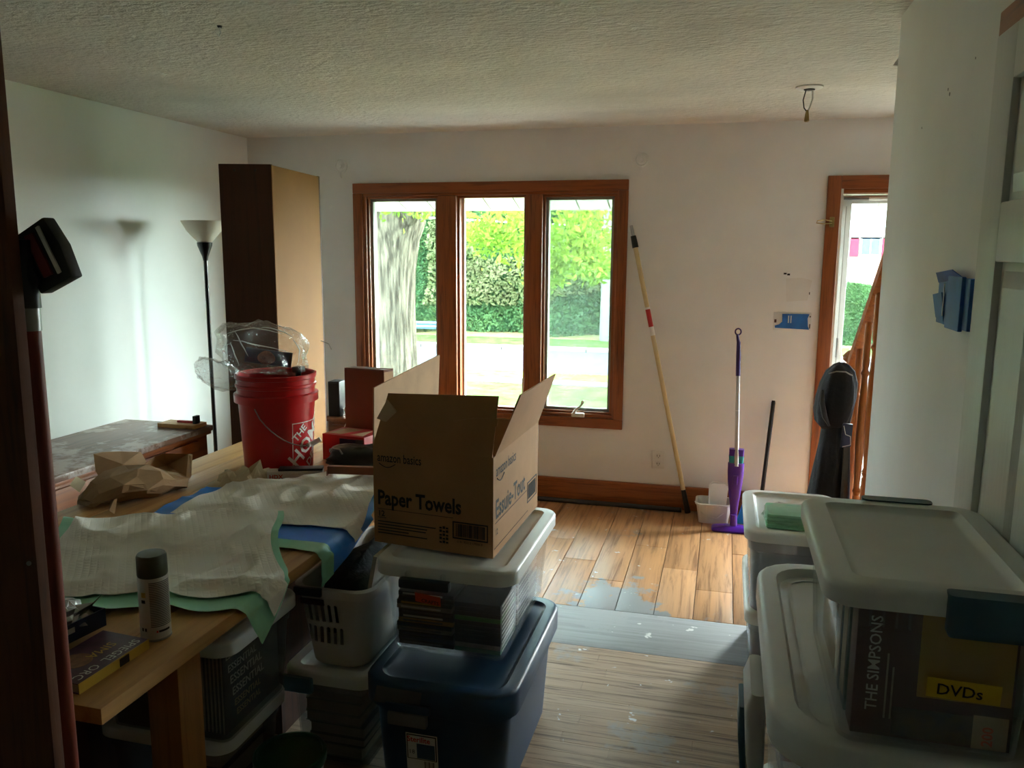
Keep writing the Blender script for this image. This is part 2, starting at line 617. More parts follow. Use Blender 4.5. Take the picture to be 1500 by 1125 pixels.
WX0, WX1, WZ0, WZ1 = -2.41, -0.665, 0.575, 2.035   # window opening
DX0, DX1, DZ = 0.625, 1.50, 2.03                   # front door opening
bw = MB()
E0, E1 = D, D + 0.15
bw.box(XL, WX0, E0, E1, 0, CZ).box(WX1, DX0, E0, E1, 0, CZ).box(DX1, XE, E0, E1, 0, CZ)
bw.box(WX0, WX1, E0, E1, 0, WZ0).box(WX0, WX1, E0, E1, WZ1, CZ).box(DX0, DX1, E0, E1, DZ, CZ)
struct('wall_back', mb=bw, m=M['wall'])

bb = struct('baseboard_back', loc=(-1.3, D, 0))
obj('board', MB().box(XL, 0.545, D - 0.018, D, 0, 0.13), M['base'], bb, bevel=0.003)
obj('cap_moulding', MB().box(XL, 0.545, D - 0.026, D, 0.13, 0.158), M['base'], bb, bevel=0.006)

# ------------------------------------------------------------------ window
w1 = struct('window_1', loc=(-1.54, D, 1.3))
CO = (-2.478, -0.612, 0.508, 2.098)


def frame4(x0, x1, z0, z1, wd, y0, y1, mh, mv, parent, nm, bevel=0.004):
    obj(nm, MB().box(x0, x1, y0, y1, z1 - wd, z1), mh, parent, bevel=bevel)
    obj(nm, MB().box(x0, x1, y0, y1, z0, z0 + wd), mh, parent, bevel=bevel)
    obj(nm, MB().box(x0, x0 + wd, y0, y1, z0 + wd, z1 - wd), mv, parent, bevel=bevel)
    obj(nm, MB().box(x1 - wd, x1, y0, y1, z0 + wd, z1 - wd), mv, parent, bevel=bevel)


frame4(*CO, 0.066, D - 0.022, D, M['casing_x'], M['casing_z'], w1, 'casing_board')
# jamb lining
frame4(WX0, WX1, WZ0, WZ1, 0.022, D - 0.008, D + 0.15, M['casing_x'], M['casing_z'], w1, 'jamb', 0.002)
for mx0, mx1 in ((-1.872, -1.742), (-1.272, -1.160)):
    obj('mullion', MB().box(mx0, mx1, D - 0.014, D + 0.1, WZ0 + 0.022, WZ1 - 0.022), M['casing_z'], w1, bevel=0.006)
for k, (a, b_) in enumerate(((-2.388, -1.872), (-1.742, -1.272), (-1.160, -0.687))):
    z0 = WZ0 + 0.022
    z1 = WZ1 - 0.022
    sash = bpy.data.objects.new('sash', None)
    C.objects.link(sash)
    sash.parent = w1
    sash.matrix_parent_inverse = Matrix.Translation(-LOC[w1.name])
    if k == 1:
        frame4(a, b_, z0, z1, 0.016, D + 0.015, D + 0.07, M['casing_x'], M['casing_z'], sash, 'sash_rail', 0.003)
        wd = 0.014
    else:
        frame4(a, b_, z0, z1, 0.016, D + 0.01, D + 0.06, M['casing_x'], M['casing_z'], sash, 'sash_rail', 0.003)
        frame4(a + 0.016, b_ - 0.016, z0 + 0.016, z1 - 0.016, 0.018, D + 0.035, D + 0.062, M['grey_sash'], M['grey_sash'], sash, 'screen_frame', 0.003)
        obj('screen', MB().box(a + 0.03, b_ - 0.03, D + 0.046, D + 0.047, z0 + 0.03, z1 - 0.03), M['screen'] if k == 2 else M['glass'], sash)
    obj('pane', MB().box(a + 0.01, b_ - 0.01, D + 0.082, D + 0.086, z0 + 0.005, z1 - 0.005), M['glass'], sash)
    obj('glazing_bead', join(MB().box(a, a + 0.03, D + 0.07, D + 0.1, z0, z1), MB().box(b_ - 0.018, b_, D + 0.07, D + 0.1, z0, z1)), M['white_pl'], sash)
# crank handle on the right sash
ck_ = obj('crank_base', MB().box(-0.945, -0.86, D - 0.035, D - 0.008, 0.578, 0.606), M['white_pl'], w1, bevel=0.006)
obj('crank_arm', MB().tube([(-0.93, D - 0.03, 0.605), (-0.915, D - 0.04, 0.63), (-0.885, D - 0.045, 0.655), (-0.872, D - 0.045, 0.675)], [0.011, 0.008, 0.007, 0.007]), M['white_pl'], w1, smooth=50)
obj('crank_knob', MB().lathe(-0.870, D - 0.045, [(0.006, 0.672), (0.010, 0.678), (0.009, 0.692), (0.004, 0.696)], 12), M['white_pl'], w1, smooth=50)
obj('sash_latch', MB().box(-1.285, -1.275, D - 0.02, D - 0.012, 0.70, 0.82), M['white_pl'], w1, bevel=0.003)

# ------------------------------------------------------------------ front door opening with storm door
t1 = struct('trim_1', loc=(1.05, D, 1))
obj('casing_board', MB().box(0.552, 0.628, D - 0.022, D, 0, DZ + 0.07), M['casing_z'], t1, bevel=0.004)
obj('casing_board', MB().box(DX1 - 0.005, DX1 + 0.07, D - 0.022, D, 0, DZ + 0.07), M['casing_z'], t1, bevel=0.004)
obj('casing_board', MB().box(0.628, DX1 - 0.005, D - 0.022, D, DZ - 0.005, DZ + 0.07), M['casing_x'], t1, bevel=0.004)
obj('jamb', MB().box(DX0, DX0 + 0.018, D - 0.005, D + 0.15, 0, DZ), M['white_pl'], t1)
obj('jamb', MB().box(DX1 - 0.018, DX1, D - 0.005, D + 0.15, 0, DZ), M['white_pl'], t1)
obj('jamb', MB().box(DX0 + 0.018, DX1 - 0.018, D - 0.005, D + 0.15, DZ - 0.03, DZ), M['casing_x'], t1)
d1 = struct('door_1', loc=(1.05, D + 0.13, 0))
sx0, sx1 = DX0 + 0.02, DX1 - 0.02
obj('door_stile', MB().box(sx0, sx0 + 0.062, D + 0.10, D + 0.135, 0.02, DZ - 0.034), M['white_pl'], d1, bevel=0.004)
obj('door_stile', MB().box(sx1 - 0.062, sx1, D + 0.10, D + 0.135, 0.02, DZ - 0.034), M['white_pl'], d1, bevel=0.004)
obj('door_rail', MB().box(sx0 + 0.062, sx1 - 0.062, D + 0.10, D + 0.135, DZ - 0.085, DZ - 0.034), M['white_pl'], d1, bevel=0.004)
obj('door_rail', MB().box(sx0 + 0.062, sx1 - 0.062, D + 0.10, D + 0.135, 0.02, 0.22), M['white_pl'], d1, bevel=0.004)
obj('glass_pane', MB().box(sx0 + 0.06, sx1 - 0.06, D + 0.115, D + 0.119, 0.21, DZ - 0.08), M['glass'], d1)
obj('weather_strip', MB().box(sx0 + 0.030, sx0 + 0.033, D + 0.098, D + 0.10, 0.1, DZ - 0.1), M['grey_sash'], d1)
obj('door_closer', MB().tube([(sx0 + 0.15, D + 0.075, DZ - 0.055), (sx0 + 0.55, D + 0.075, DZ - 0.055)], 0.014), M['white_pl'], d1, smooth=50)
obj('closer_bracket', MB().box(sx0 + 0.01, sx0 + 0.15, D + 0.068, D + 0.085, DZ - 0.064, DZ - 0.047), M['steel'], d1, bevel=0.003)
obj('lock_chain', MB().box(sx0 + 0.025, sx0 + 0.034, D + 0.09, D + 0.10, 1.02, 1.14), M['steel'], d1, bevel=0.002)

# brass loop on the casing
hk = thing('latch_loop', 'brass wire loop screwed to the wooden front door casing', 'latch', (0.575, D - 0.03, 1.83))
obj('plate', MB().box(0.574, 0.600, D - 0.030, D - 0.022, 1.805, 1.862), M['brass'], hk, bevel=0.002)
obj('wire_loop', MB().tube([(0.585, D - 0.032, 1.838), (0.54, D - 0.06, 1.846), (0.50, D - 0.075, 1.838), (0.497, D - 0.075, 1.826), (0.535, D - 0.06, 1.822), (0.585, D - 0.032, 1.826)], 0.0035, 6), M['brass'], hk, smooth=60)

# ------------------------------------------------------------------ panel door standing ajar along the right wall
t2 = struct('trim_2', loc=(XR, 1.2, 1))
obj('casing_board', MB().box(XR - 0.020, XR, 0.85, 1.895, 2.045, 2.115), M['casing_y'], t2, bevel=0.003)
obj('casing_board', MB().box(XR - 0.020, XR, 1.83, 1.895, 0, 2.045), M['casing_z'], t2, bevel=0.003)
d2 = struct('door_2', loc=(0.45, 1.2, 0))
FX0, FX1 = 0.464, 0.498
y0, y1 = 1.00, 1.765
obj('core', MB().box(FX0 + 0.013, FX1, y0 + 0.01, y1 - 0.01, 0.015, 2.03), M['door_white'], d2)
stiles = [(y1 - 0.115, y1), (y0, y0 + 0.115), ((y0 + y1) / 2 - 0.05, (y0 + y1) / 2 + 0.05)]
for a, b_ in stiles:
    obj('stile', MB().box(FX0, FX1 - 0.001, a, b_, 0.012, 2.04), M['door_white'], d2, bevel=0.004)
rails = [(0.012, 0.24), (0.80, 0.93), (1.63, 1.735), (1.945, 2.04)]
cols = [(y0 + 0.115, (y0 + y1) / 2 - 0.05), ((y0 + y1) / 2 + 0.05, y1 - 0.115)]
for z0, z1 in rails:
    for a, b_ in cols:
        obj('rail', MB().box(FX0, FX1 - 0.001, a - 0.001, b_ + 0.001, z0, z1), M['door_white'], d2, bevel=0.004)
for (za, zb) in ((0.24, 0.80), (0.93, 1.63), (1.735, 1.945)):
    for a, b_ in cols:
        i = 0.03
        lo = [[(FX0 + 0.0135, a + 0.014, za + 0.014), (FX0 + 0.0135, b_ - 0.014, za + 0.014), (FX0 + 0.0135, b_ - 0.014, zb - 0.014), (FX0 + 0.0135, a + 0.014, zb - 0.014)],
              [(FX0 + 0.003, a + 0.014 + i, za + 0.014 + i), (FX0 + 0.003, b_ - 0.014 - i, za + 0.014 + i), (FX0 + 0.003, b_ - 0.014 - i, zb - 0.014 - i), (FX0 + 0.003, a + 0.014 + i, zb - 0.014 - i)]]
        obj('raised_panel', MB().loft(lo, False, True), M['door_white'], d2)

wr = bpy.data.objects['wall_right']
for (yy, zz, rr_) in ((2.36, 2.055, .004), (2.34, 2.04, .005), (2.13, 2.08, .003), (2.63, 2.00, .003)):
    obj('nail_hole', MB().tube([(XR + .001, yy, zz), (XR - .0006, yy, zz)], rr_, 8), M['labelgrey'], wr)
ptab = thing('peeling_tab', 'small peeling paper tab at the far top edge of the right hand wall', 'paper', (XR, 3.08, 2.2))
tb0 = at(1317, 84, 3.085)
obj('tab_face', MB().slab([at(1317.5, 82, 3.084), at(1308, 96, 3.088), at(1317, 96.5, 3.084)], (0.002, .003, 0)), M['wall'], ptab)
obj('tab_backing', MB().slab([at(1317.5, 83, 3.089), at(1310, 95.5, 3.093), at(1317, 96, 3.089)], (0.001, .002, 0)), M['ceil'], ptab)

# blue taped box on the stub wall
tb = thing('taped_box', 'blue masking tape folded over an electrical box on the right hand wall', 'tape', (XR, 2.122, 1.53))
obj('tape_sheet', MB().box(XR - 0.012, XR, 1.958, 2.229, 1.478, 1.592), M['blue_tape'], tb, bevel=0.003)
obj('tape_strip', MB().box(XR - 0.020, XR - 0.010, 1.995, 2.112, 1.474, 1.595), M['blue_tape'], tb, bevel=0.003)
obj('tape_flap', MB().slab([(XR - 0.013, 2.229, 1.575), (XR - 0.013, 2.016, 1.592), (XR - 0.03, 2.048, 1.610), (XR - 0.028, 2.197, 1.600)], (0.003, 0, 0)), M['blue_tape'], tb)
obj('tape_flap', MB().slab([(XR - 0.012, 2.234, 1.49), (XR - 0.012, 2.154, 1.478), (XR - 0.022, 2.154, 1.555), (XR - 0.018, 2.255, 1.545)], (0.003, 0, 0)), M['blue_tape'], tb)
obj('seam', MB().box(XR - 0.0215, XR - 0.0195, 2.133, 2.137, 1.50, 1.575), M['whiteink'], tb)

# ------------------------------------------------------------------ things on the window wall
for (x, nm) in ((-0.539, 'right'), (-2.566, 'left')):
    t = thing('wall_rosette', 'round white curtain bracket rosette above the %s end of the window' % nm, 'bracket', (x, D, 2.215), 'curtain rosettes')
    mb = MB()
    prof = [(0.046, 0), (0.046, 0.008), (0.038, 0.014), (0.032, 0.008), (0.026, 0.008), (0.022, 0.014), (0.014, 0.012), (0.011, 0.020), (0.004, 0.022)]
    mb.loft([[(x + R * math.cos(a * PI / 12), D - h, 2.215 + R * math.sin(a * PI / 12)) for a in range(24)] for R, h in prof], True, True)
    obj('disc', mb, M['wall'], t, smooth=35)
    obj('hook', MB().tube([(x, D - 0.014, 2.175), (x, D - 0.02, 2.150), (x + 0.004, D - 0.012, 2.135)], 0.005, 6), M['wall'], t, smooth=50)

sw = thing('taped_switch', 'blue taped switch plate with two white rockers beside the front door', 'switch', (0.40, D, 1.24))
obj('plate', MB().box(0.290, 0.508, D - 0.004, D, 1.186, 1.296), M['white'], sw, bevel=0.002)
obj('tape', MB().slab([(0.302, D - 0.004, 1.20), (0.40, D - 0.004, 1.197), (0.50, D - 0.004, 1.194), (0.492, D - 0.004, 1.215), (0.488, D - 0.004, 1.262), (0.497, D - 0.004, 1.288), (0.34, D - 0.004, 1.286), (0.342, D - 0.004, 1.238), (0.325, D - 0.004, 1.222), (0.30, D - 0.004, 1.214)], (0, -0.003, 0)), M['blue_tape'], sw)
for dx in (0.375, 0.389):
    obj('toggle', MB().box(dx, dx + 0.006, D - 0.012, D - 0.006, 1.232, 1.276), M['whiteink'], sw)
for (a, b_, c_, d_) in ((0.296, 0.309, 1.232, 1.252), (0.499, 0.505, 1.20, 1.228), (0.498, 0.506, 1.268, 1.277)):
    obj('chipped_edge', MB().box(a, b_, D - 0.0055, D - 0.004, c_, d_), M['cab_dark'], sw)
sm = thing('wall_scuff', 'small dark scuff and pale plaster patch above the taped switch', 'scuff', (0.4, D, 1.5))
for (a, b_, c_, d_) in ((0.335, 0.352, 1.524, 1.534), (0.356, 0.372, 1.518, 1.529), (0.487, 0.492, 1.405, 1.42)):
    obj('dark_mark', MB().box(a, b_, D - 0.002, D, c_, d_), M['ink'], sm)
obj('plaster_patch', MB().slab([(0.36, D, 1.36), (0.48, D, 1.37), (0.50, D, 1.49), (0.44, D, 1.505), (0.35, D, 1.50)], (0, -0.0012, 0)), mat('filler', '#dddbd6', 0.8, var=0.03), sm)

ol = thing('wall_outlet', 'white wall outlet low on the wall beside the tan roller pole', 'outlet', (-0.372, D, 0.32))
obj('cover_plate', MB().box(-0.411, -0.333, D - 0.006, D, 0.264, 0.382), M['white'], ol, bevel=0.002)
for z in (0.296, 0.348):
    rc = obj('receptacle', MB().loft([[(-0.372 + R * math.cos(a * PI / 8), D - h, z + R * math.sin(a * PI / 8)) for a in range(16)] for R, h in ((0.018, 0.005), (0.017, 0.009))]), M['white_pl'], ol, smooth=40)
    obj('slot', join(MB().box(-0.381, -0.378, D - 0.0105, D - 0.009, z - 0.004, z + 0.008), MB().box(-0.366, -0.363, D - 0.0105, D - 0.009, z - 0.004, z + 0.008), MB().box(-0.374, -0.370, D - 0.0105, D - 0.009, z - 0.012, z - 0.008)), M['ink'], rc)  # dark bars on the face, painted shade in place of cut slots

# ------------------------------------------------------------------ ceiling wiring
cf = thing('ceiling_box', 'bare ceiling electrical box with dangling wires near the front door', 'fixture', (0.337, 4.226, CZ))
obj('plate', MB().lathe(0.337, 4.226, [(0.062, CZ), (0.062, CZ - 0.006), (0.05, CZ - 0.012), (0.03, CZ - 0.012)], 28), M['wall'], cf, smooth=35)
obj('socket_shade_disc', MB().lathe(0.337, 4.226, [(0.026, CZ - 0.012), (0.024, CZ - 0.016)], 20), M['black'], cf)  # solid black disc, painted shade in place of the open box
obj('wire', MB().tube([(0.322, 4.226, CZ - 0.015), (0.312, 4.226, CZ - 0.06), (0.318, 4.226, CZ - 0.095), (0.333, 4.224, CZ - 0.115)], 0.003, 6), M['black'], cf, smooth=60)
obj('wire', MB().tube([(0.352, 4.226, CZ - 0.015), (0.354, 4.226, CZ - 0.055), (0.345, 4.226, CZ - 0.09), (0.334, 4.224, CZ - 0.115)], 0.0045, 6), M['white'], cf, smooth=60)
obj('wire_nut', MB().lathe(0.333, 4.224, [(0.005, CZ - 0.105), (0.009, CZ - 0.125), (0.012, CZ - 0.155), (0.008, CZ - 0.16)], 12), M['brass'], cf, smooth=50)
ch = thing('ceiling_hook', 'tiny clear hook stuck to the ceiling above the tall brown cabinet', 'hook', (-1.759, 2.671, CZ))
obj('hook_base', MB().lathe(-1.759, 2.671, [(0.010, CZ), (0.007, CZ - 0.006)], 12), M['black'], ch)
obj('hook_wire', MB().tube([(-1.759, 2.671, CZ - 0.005), (-1.756, 2.671, CZ - 0.025), (-1.764, 2.671, CZ - 0.035), (-1.770, 2.671, CZ - 0.026)], 0.002, 6), M['wall'], ch)

# ------------------------------------------------------------------ things standing along the window wall
rp_ = thing('roller_pole', 'tan extension pole with black grip leaning on the wall beside the window', 'pole', (-0.17, D - 0.05, 0))
A, B = Vector((-0.168, D - 0.075, 0.0)), Vector((-0.588, D - 0.038, 1.815))


def on(t):
    return A.lerp(B, t)


obj('rubber_foot', MB().tube([on(0.003), on(0.085)], [0.019, 0.015]), M['black'], rp_, smooth=50)
obj('shaft', MB().tube([on(0.085), on(0.93)], 0.0145, 14), M['tan'], rp_, smooth=50)
obj('collar', MB().tube([on(0.925), on(0.965)], [0.020, 0.017], 12), M['black'], rp_, smooth=50)
obj('threaded_tip', MB().tube([on(0.965), on(1.0)], [0.011, 0.010], 10), M['silver'], rp_, smooth=50)
st_ = obj('red_label', MB().tube([on(0.655), on(0.715)], 0.0152, 14), M['red'], rp_, smooth=50)
obj('white_label', MB().tube([on(0.625), on(0.655)], 0.0152, 14), M['white'], rp_, smooth=50)
obj('white_band', MB().tube([on(0.715), on(0.722)], 0.0153, 14), M['white'], rp_, smooth=50)

gp = thing('grey_pipe', 'dark grey pipe lying on the floor against the baseboard', 'pipe', (-0.7, D - 0.05, 0))
obj('pipe_body', MB().tube([(-1.6, D - 0.062, 0.0155), (-0.222, D - 0.062, 0.0155)], 0.0155, 12), mat('grey_foam', '#3a3d42', 0.6), gp, smooth=50)
obj('end_cap', MB().tube([(-0.222, D - 0.062, 0.0155), (-0.21, D - 0.062, 0.0155)], 0.016, 12), M['black'], gp, smooth=50)

# white plastic basket behind the mop
bx = thing('small_basket', 'small white plastic basket on the floor behind the purple mop', 'basket', (-0.01, 5.06, 0))
cx, cy = -0.01, 5.075
obj('body', MB().loft([rr(cx, cy, .088, .075, .03, 0.0), rr(cx, cy, .105, .09, .035, .115), rr(cx, cy, .112, .097, .037, .118), rr(cx, cy, .112, .097, .037, .126), rr(cx, cy, .100, .085, .033, .126), rr(cx, cy, .083, .07, .028, .006)]), M['white'], bx, smooth=40)
for i in range(5):
    obj('rib', MB().box(cx - 0.085 + i * 0.04, cx - 0.079 + i * 0.04, cy - 0.093, cy - 0.078, 0.015, 0.11), M['white'], bx)
obj('wire_handle', MB().tube([(cx - .115, cy - .02, .118), (cx - .06, cy - .104, .06), (cx + .02, cy - .108, .045), (cx + .10, cy - .06, .10)], .003, 6), M['white'], bx, smooth=60)
pl = thing('white_tray', 'white plastic tray leaning upright inside the small white basket', 'tray', (0.02, 5.1, 0.01))
obj('panel', MB().slab([(-.045, 5.045, .012), (.055, 5.045, .012), (.075, 5.125, .215), (.055, 5.132, .232), (-.025, 5.132, .232), (-.045, 5.125, .215)], (0, 0.012, -0.003)), M['white'], pl, bevel=0.003)
obj('raised_rim', MB().tube([(-.04, 5.055, .03), (-.04, 5.122, .212), (-.02, 5.128, .226), (.055, 5.128, .226), (.07, 5.122, .212)], .004, 6), M['white'], pl, smooth=60)

# purple spray mop
mp_ = thing('spray_mop', 'purple and grey spray mop standing upright in front of the small basket', 'mop', (0.11, 4.9, 0))
hx, hy = 0.110, 4.90
obj('mop_head', MB().loft([rr(hx, hy, .125, .052, .018, .004), rr(hx, hy, .127, .054, .018, .012), rr(hx, hy, .12, .047, .018, .020), rr(hx, hy, .05, .028, .018, .034)]), M['purple'], mp_, smooth=35)
obj('pad', MB().loft([rr(hx, hy, .122, .05, .015, 0.0), rr(hx, hy, .123, .051, .015, .005)]), M['purple_d'], mp_)
obj('neck', MB().tube([(hx, hy, .025), (hx - .001, hy + .004, .10)], [.022, .020], 12), M['purple'], mp_, smooth=50)
prof = [(.020, .09), (.026, .16), (.036, .24), (.044, .31), (.047, .36), (.047, .415)]
obj('body', MB().loft([[(hx - 0.002 + R * math.cos(a * PI / 10), hy + .02 + R * .7 * math.sin(a * PI / 10), z) for a in range(20)] for R, z in prof]), M['purple'], mp_, smooth=40)
obj('grip_button', MB().loft([rr(hx - .002, hy - .014, .013, .006, .005, .29), rr(hx - .002, hy - .016, .013, .006, .005, .345)]), M['purple'], mp_, smooth=40)
obj('liquid_bottle', MB().loft([rr(hx - .002, hy + .03, .041, .024, .015, .416), rr(hx - .002, hy + .03, .044, .026, .016, .455), rr(hx - .002, hy + .03, .044, .026, .016, .458)]), mat('teal_cleaner', '#2f8f9c', 0.2), mp_, smooth=40)
obj('bottle_cap', MB().loft([rr(hx - .002, hy + .03, .043, .025, .012, .459), rr(hx - .002, hy + .03, .043, .025, .012, .498)]), M['purple'], mp_, smooth=40)
tA, tB = Vector((hx, hy - .008, .40)), Vector((0.088, 5.075, 1.20))
obj('pole', MB().tube([tA, tA.lerp(tB, .66)], .0125, 14), M['silver'], mp_, smooth=50)
obj('pole_joint', MB().tube([tA.lerp(tB, .40), tA.lerp(tB, .405)], .0132, 14), M['white'], mp_, smooth=50)
obj('handle', MB().tube([tA.lerp(tB, .655), tA.lerp(tB, .80), tA.lerp(tB, .90), tA.lerp(tB, .955) + Vector((-.008, 0, 0))], [.014, .014, .012, .008], 12), M['purple_d'], mp_, smooth=50)
hc = tA.lerp(tB, .98)
ring = [(hc.x - .004 + .017 * math.cos(a * PI / 8), hc.y, hc.z + .019 * math.sin(a * PI / 8)) for a in range(17)]
obj('hanging_ring', MB().tube(ring, .0045, 8), M['purple_d'], mp_, smooth=60)

bs = thing('black_rod', 'thin black rod leaning on the wall behind the bins', 'rod', (0.26, D - 0.1, 0))
obj('shaft', MB().tube([(0.262, D - 0.14, 0.0), (0.317, D - 0.026, 0.735)], .0125, 12), M['black'], bs, smooth=50)
obj('tip', MB().tube([(0.317, D - 0.026, 0.735), (0.318, D - 0.024, 0.752)], [.0135, .010], 12), M['blackm'], bs, smooth=50)
bl = thing('dust_pan', 'blue plastic dustpan on the floor beside the mop head', 'dustpan', (0.19, 5.05, 0))
obj('pan', MB().slab([(0.13, 5.03, 0.003), (0.30, 5.03, 0.003), (0.30, 5.075, 0.15), (0.17, 5.075, 0.15)], (0, 0.008, 0)), mat('cyan_plastic', '#1d7fb8', 0.4), bl, bevel=0.002)
obj('rim', MB().tube([(0.13, 5.036, 0.006), (0.172, 5.08, 0.15), (0.30, 5.08, 0.15)], .005, 8), M['bluesheet'], bl, smooth=60)

# ------------------------------------------------------------------ stairs behind the stub wall
stf = struct('floor_stairs', loc=(1.1, 3.4, 0))
SL = 0.76
for i in range(6):
    ya = 4.25 - i * 0.25
    za = 0.19 * (i + 1)
    obj('step', MB().box(0.70, XE, ya - 0.28, ya, za - 0.035, za), M['casing_x'], stf, bevel=0.005)
    obj('riser', MB().box(0.70, XE, ya - 0.02, ya - 0.005, za - 0.19, za - 0.035), M['white_pl'], stf)
sr = thing('stair_railing', 'orange oak stair railing with turned balusters behind the right hand wall', 'railing', (0.60, 3.9, 0))
RX = 0.64


def zr(y, z0):
    return z0 + (4.36 - y) * 0.70


pts = [(RX - .03, 4.38, zr(4.38, 1.09)), (RX - .03, 3.12, zr(3.12, 1.09)), (RX - .03, 3.12, zr(3.12, 1.15)), (RX - .03, 4.38, zr(4.38, 1.15))]
obj('handrail', MB().slab(pts, (.06, 0, 0)), M['rail_wood'], sr, bevel=.012)
pts = [(RX - .018, 4.38, 0.0), (RX - .018, 3.12, 0.0), (RX - .018, 3.12, zr(3.12, .12)), (RX - .018, 4.38, zr(4.38, .12))]
obj('stringer', MB().slab(pts, (.04, 0, 0)), M['rail_wood'], sr, bevel=.004)
nw = obj('newel_post', MB().box(RX - .038, RX + .048, 4.385, 4.47, 0, 1.10), M['rail_wood'], sr, bevel=.006)
obj('newel_cap', MB().lathe(RX + .005, 4.427, [(.03, 1.10), (.05, 1.115), (.052, 1.135), (.03, 1.16), (.008, 1.17)], 20), M['rail_wood'], nw, smooth=50)
for k in range(6):
    yb = 4.22 - k * 0.205
    zb, zt = zr(yb, .115), zr(yb, 1.10)
    h = zt - zb
    pr = [(.017, 0), (.017, .16), (.012, .17), (.020, .19), (.012, .21), (.014, .25), (.021, .42), (.019, .60), (.013, .72), (.012, .74), (.020, .76), (.012, .78), (.016, .80), (.016, 1.0)]
    obj('baluster', MB().lathe(RX, yb, [(R, zb + h * t) for R, t in pr], 14), M['rail_wood'], sr, smooth=40)

# coat hung over the newel
ct = thing('hung_coat', 'black hooded coat hung over the foot of the orange oak stair railing', 'coat', (0.51, 4.02, 0.1))


def coat_ring(cx, cy, hx, hy, z, ph, amp):
    o = []
    for a in range(40):
        th = 2 * PI * a / 40
        k = 1 + amp * (math.sin(5 * th + ph) * .6 + math.sin(9 * th + 2 * ph) * .4)
        o.append((cx + hx * k * math.cos(th), cy + hy * k * math.sin(th), z + .006 * math.sin(3 * th + ph)))
    return o


sk = [(.500, .108, .10, .06, .10), (.506, .104, .10, .25, .12), (.514, .094, .09, .45, .13), (.522, .080, .08, .62, .12), (.527, .066, .072, .76, .10), (.528, .06, .07, .86, .08), (.525, .075, .085, .93, .08), (.522, .076, .085, 1.00, .06)]
obj('skirt', MB().loft([coat_ring(cx, 4.03, a, b_, z, z * 2.2, am) for cx, a, b_, z, am in sk]), M['coat'], ct, smooth=60)
hd = [(.510, .05, .06, .845, .10), (.510, .070, .088, .87, .10), (.516, .084, .10, .92, .09), (.524, .086, .102, .985, .07), (.530, .080, .098, 1.05, .07), (.534, .062, .08, 1.105, .07), (.535, .035, .045, 1.135, .06), (.535, .012, .015, 1.145, .02)]
obj('hood', MB().loft([coat_ring(cx - .002, 4.02, a, b_, z, 2 + z * 5, am) for cx, a, b_, z, am in hd]), M['coat'], ct, smooth=60)
fold = [[(.45 + .02 * t, 3.935 - .012 * math.sin(PI * t), 1.04 - .17 * t), (.475 + .02 * t, 3.92 - .012 * math.sin(PI * t), 1.035 - .17 * t)] for t in (0, .25, .5, .75, 1)]
obj('grey_fold', MB().tube([(.452, 3.945, 1.03), (.452, 3.925, .97), (.466, 3.921, .91), (.490, 3.930, .865)], [.006, .012, .012, .005], 8), mat('dark_grey_lining', '#3a3b3e', .7), ct, smooth=60)
obj('hood_trim', MB().tube([(.475, 3.952, 1.105), (.505, 3.935, 1.118), (.545, 3.935, 1.118), (.575, 3.952, 1.10)], .003, 6), M['silver'], ct, smooth=60)
pk = obj('pocket', MB().slab([(.545, 3.93, .765), (.592, 3.945, .77), (.594, 3.945, .875), (.548, 3.93, .88)], (0, .02, 0)), M['navy'], ct, bevel=.004)
obj('stitching', MB().tube([(.552, 3.926, .87), (.562, 3.926, .83), (.585, 3.938, .82), (.588, 3.94, .78), (.552, 3.926, .772)], .0018, 6), M['whiteink'], pk)
obj('lining', MB().slab([(.565, 3.935, .12), (.600, 3.95, .12), (.585, 3.96, .78), (.56, 3.94, .78)], (0, .012, 0)), M['coat2'], ct)

# ------------------------------------------------------------------ tall cabinet, lamp, dresser
tcab = thing('tall_bookcase', 'tall dark brown bookcase turned so its tan hardboard back faces right', 'bookcase', (-2.36, 4.1, 0))
P0 = Vector((-2.25, 3.80, 0))
dn = Vector((-0.075, 0.66, 0))
dw = Vector((-0.252, -0.07, 0))
HC = 2.075


def prism(p, a, b_, z0, z1):
    p, a, b_ = Vector(p), Vector(a), Vector(b_)
    return MB().slab([p + Vector((0, 0, z0)), p + a + Vector((0, 0, z0)), p + a + b_ + Vector((0, 0, z0)), p + b_ + Vector((0, 0, z0))], (0, 0, z1 - z0))


th = 0.02
obj('side_panel', prism(P0, dn.normalized() * th, dw, 0, HC), M['cab_dark'], tcab)
obj('side_panel', prism(P0 + dn - dn.normalized() * th, dn.normalized() * th, dw, 0, HC), M['cab_dark'], tcab)
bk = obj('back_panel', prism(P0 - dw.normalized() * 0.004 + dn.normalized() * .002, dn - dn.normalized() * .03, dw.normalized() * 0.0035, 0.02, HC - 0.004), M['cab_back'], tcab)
for zz in (0.02, 0.45, 0.85, 1.25, 1.65, HC - 0.03):
    obj('shelf', prism(P0 + dn.normalized() * th, dn - dn.normalized() * 2 * th, dw, zz, zz + .02), M['cab_dark'], tcab)
obj('nail', MB().tube([P0 + dn * .9 - dw.normalized() * .004 + Vector((0, 0, 1.12)), P0 + dn * .9 - dw.normalized() * .05 + Vector((0, 0, 1.10)), P0 + dn * .75 - dw.normalized() * .10 + Vector((0, 0, 1.08))], .0025, 6), M['steel'], tcab)
for zz, tt in ((HC - .03, .3), (HC - .03, .7)):
    c0 = P0 + dw * tt + Vector((0, 0, zz)) - dn.normalized() * .0015
    obj('screw_cover', MB().tube([c0, c0 + dn.normalized() * .002], .006, 10), M['black'], tcab)

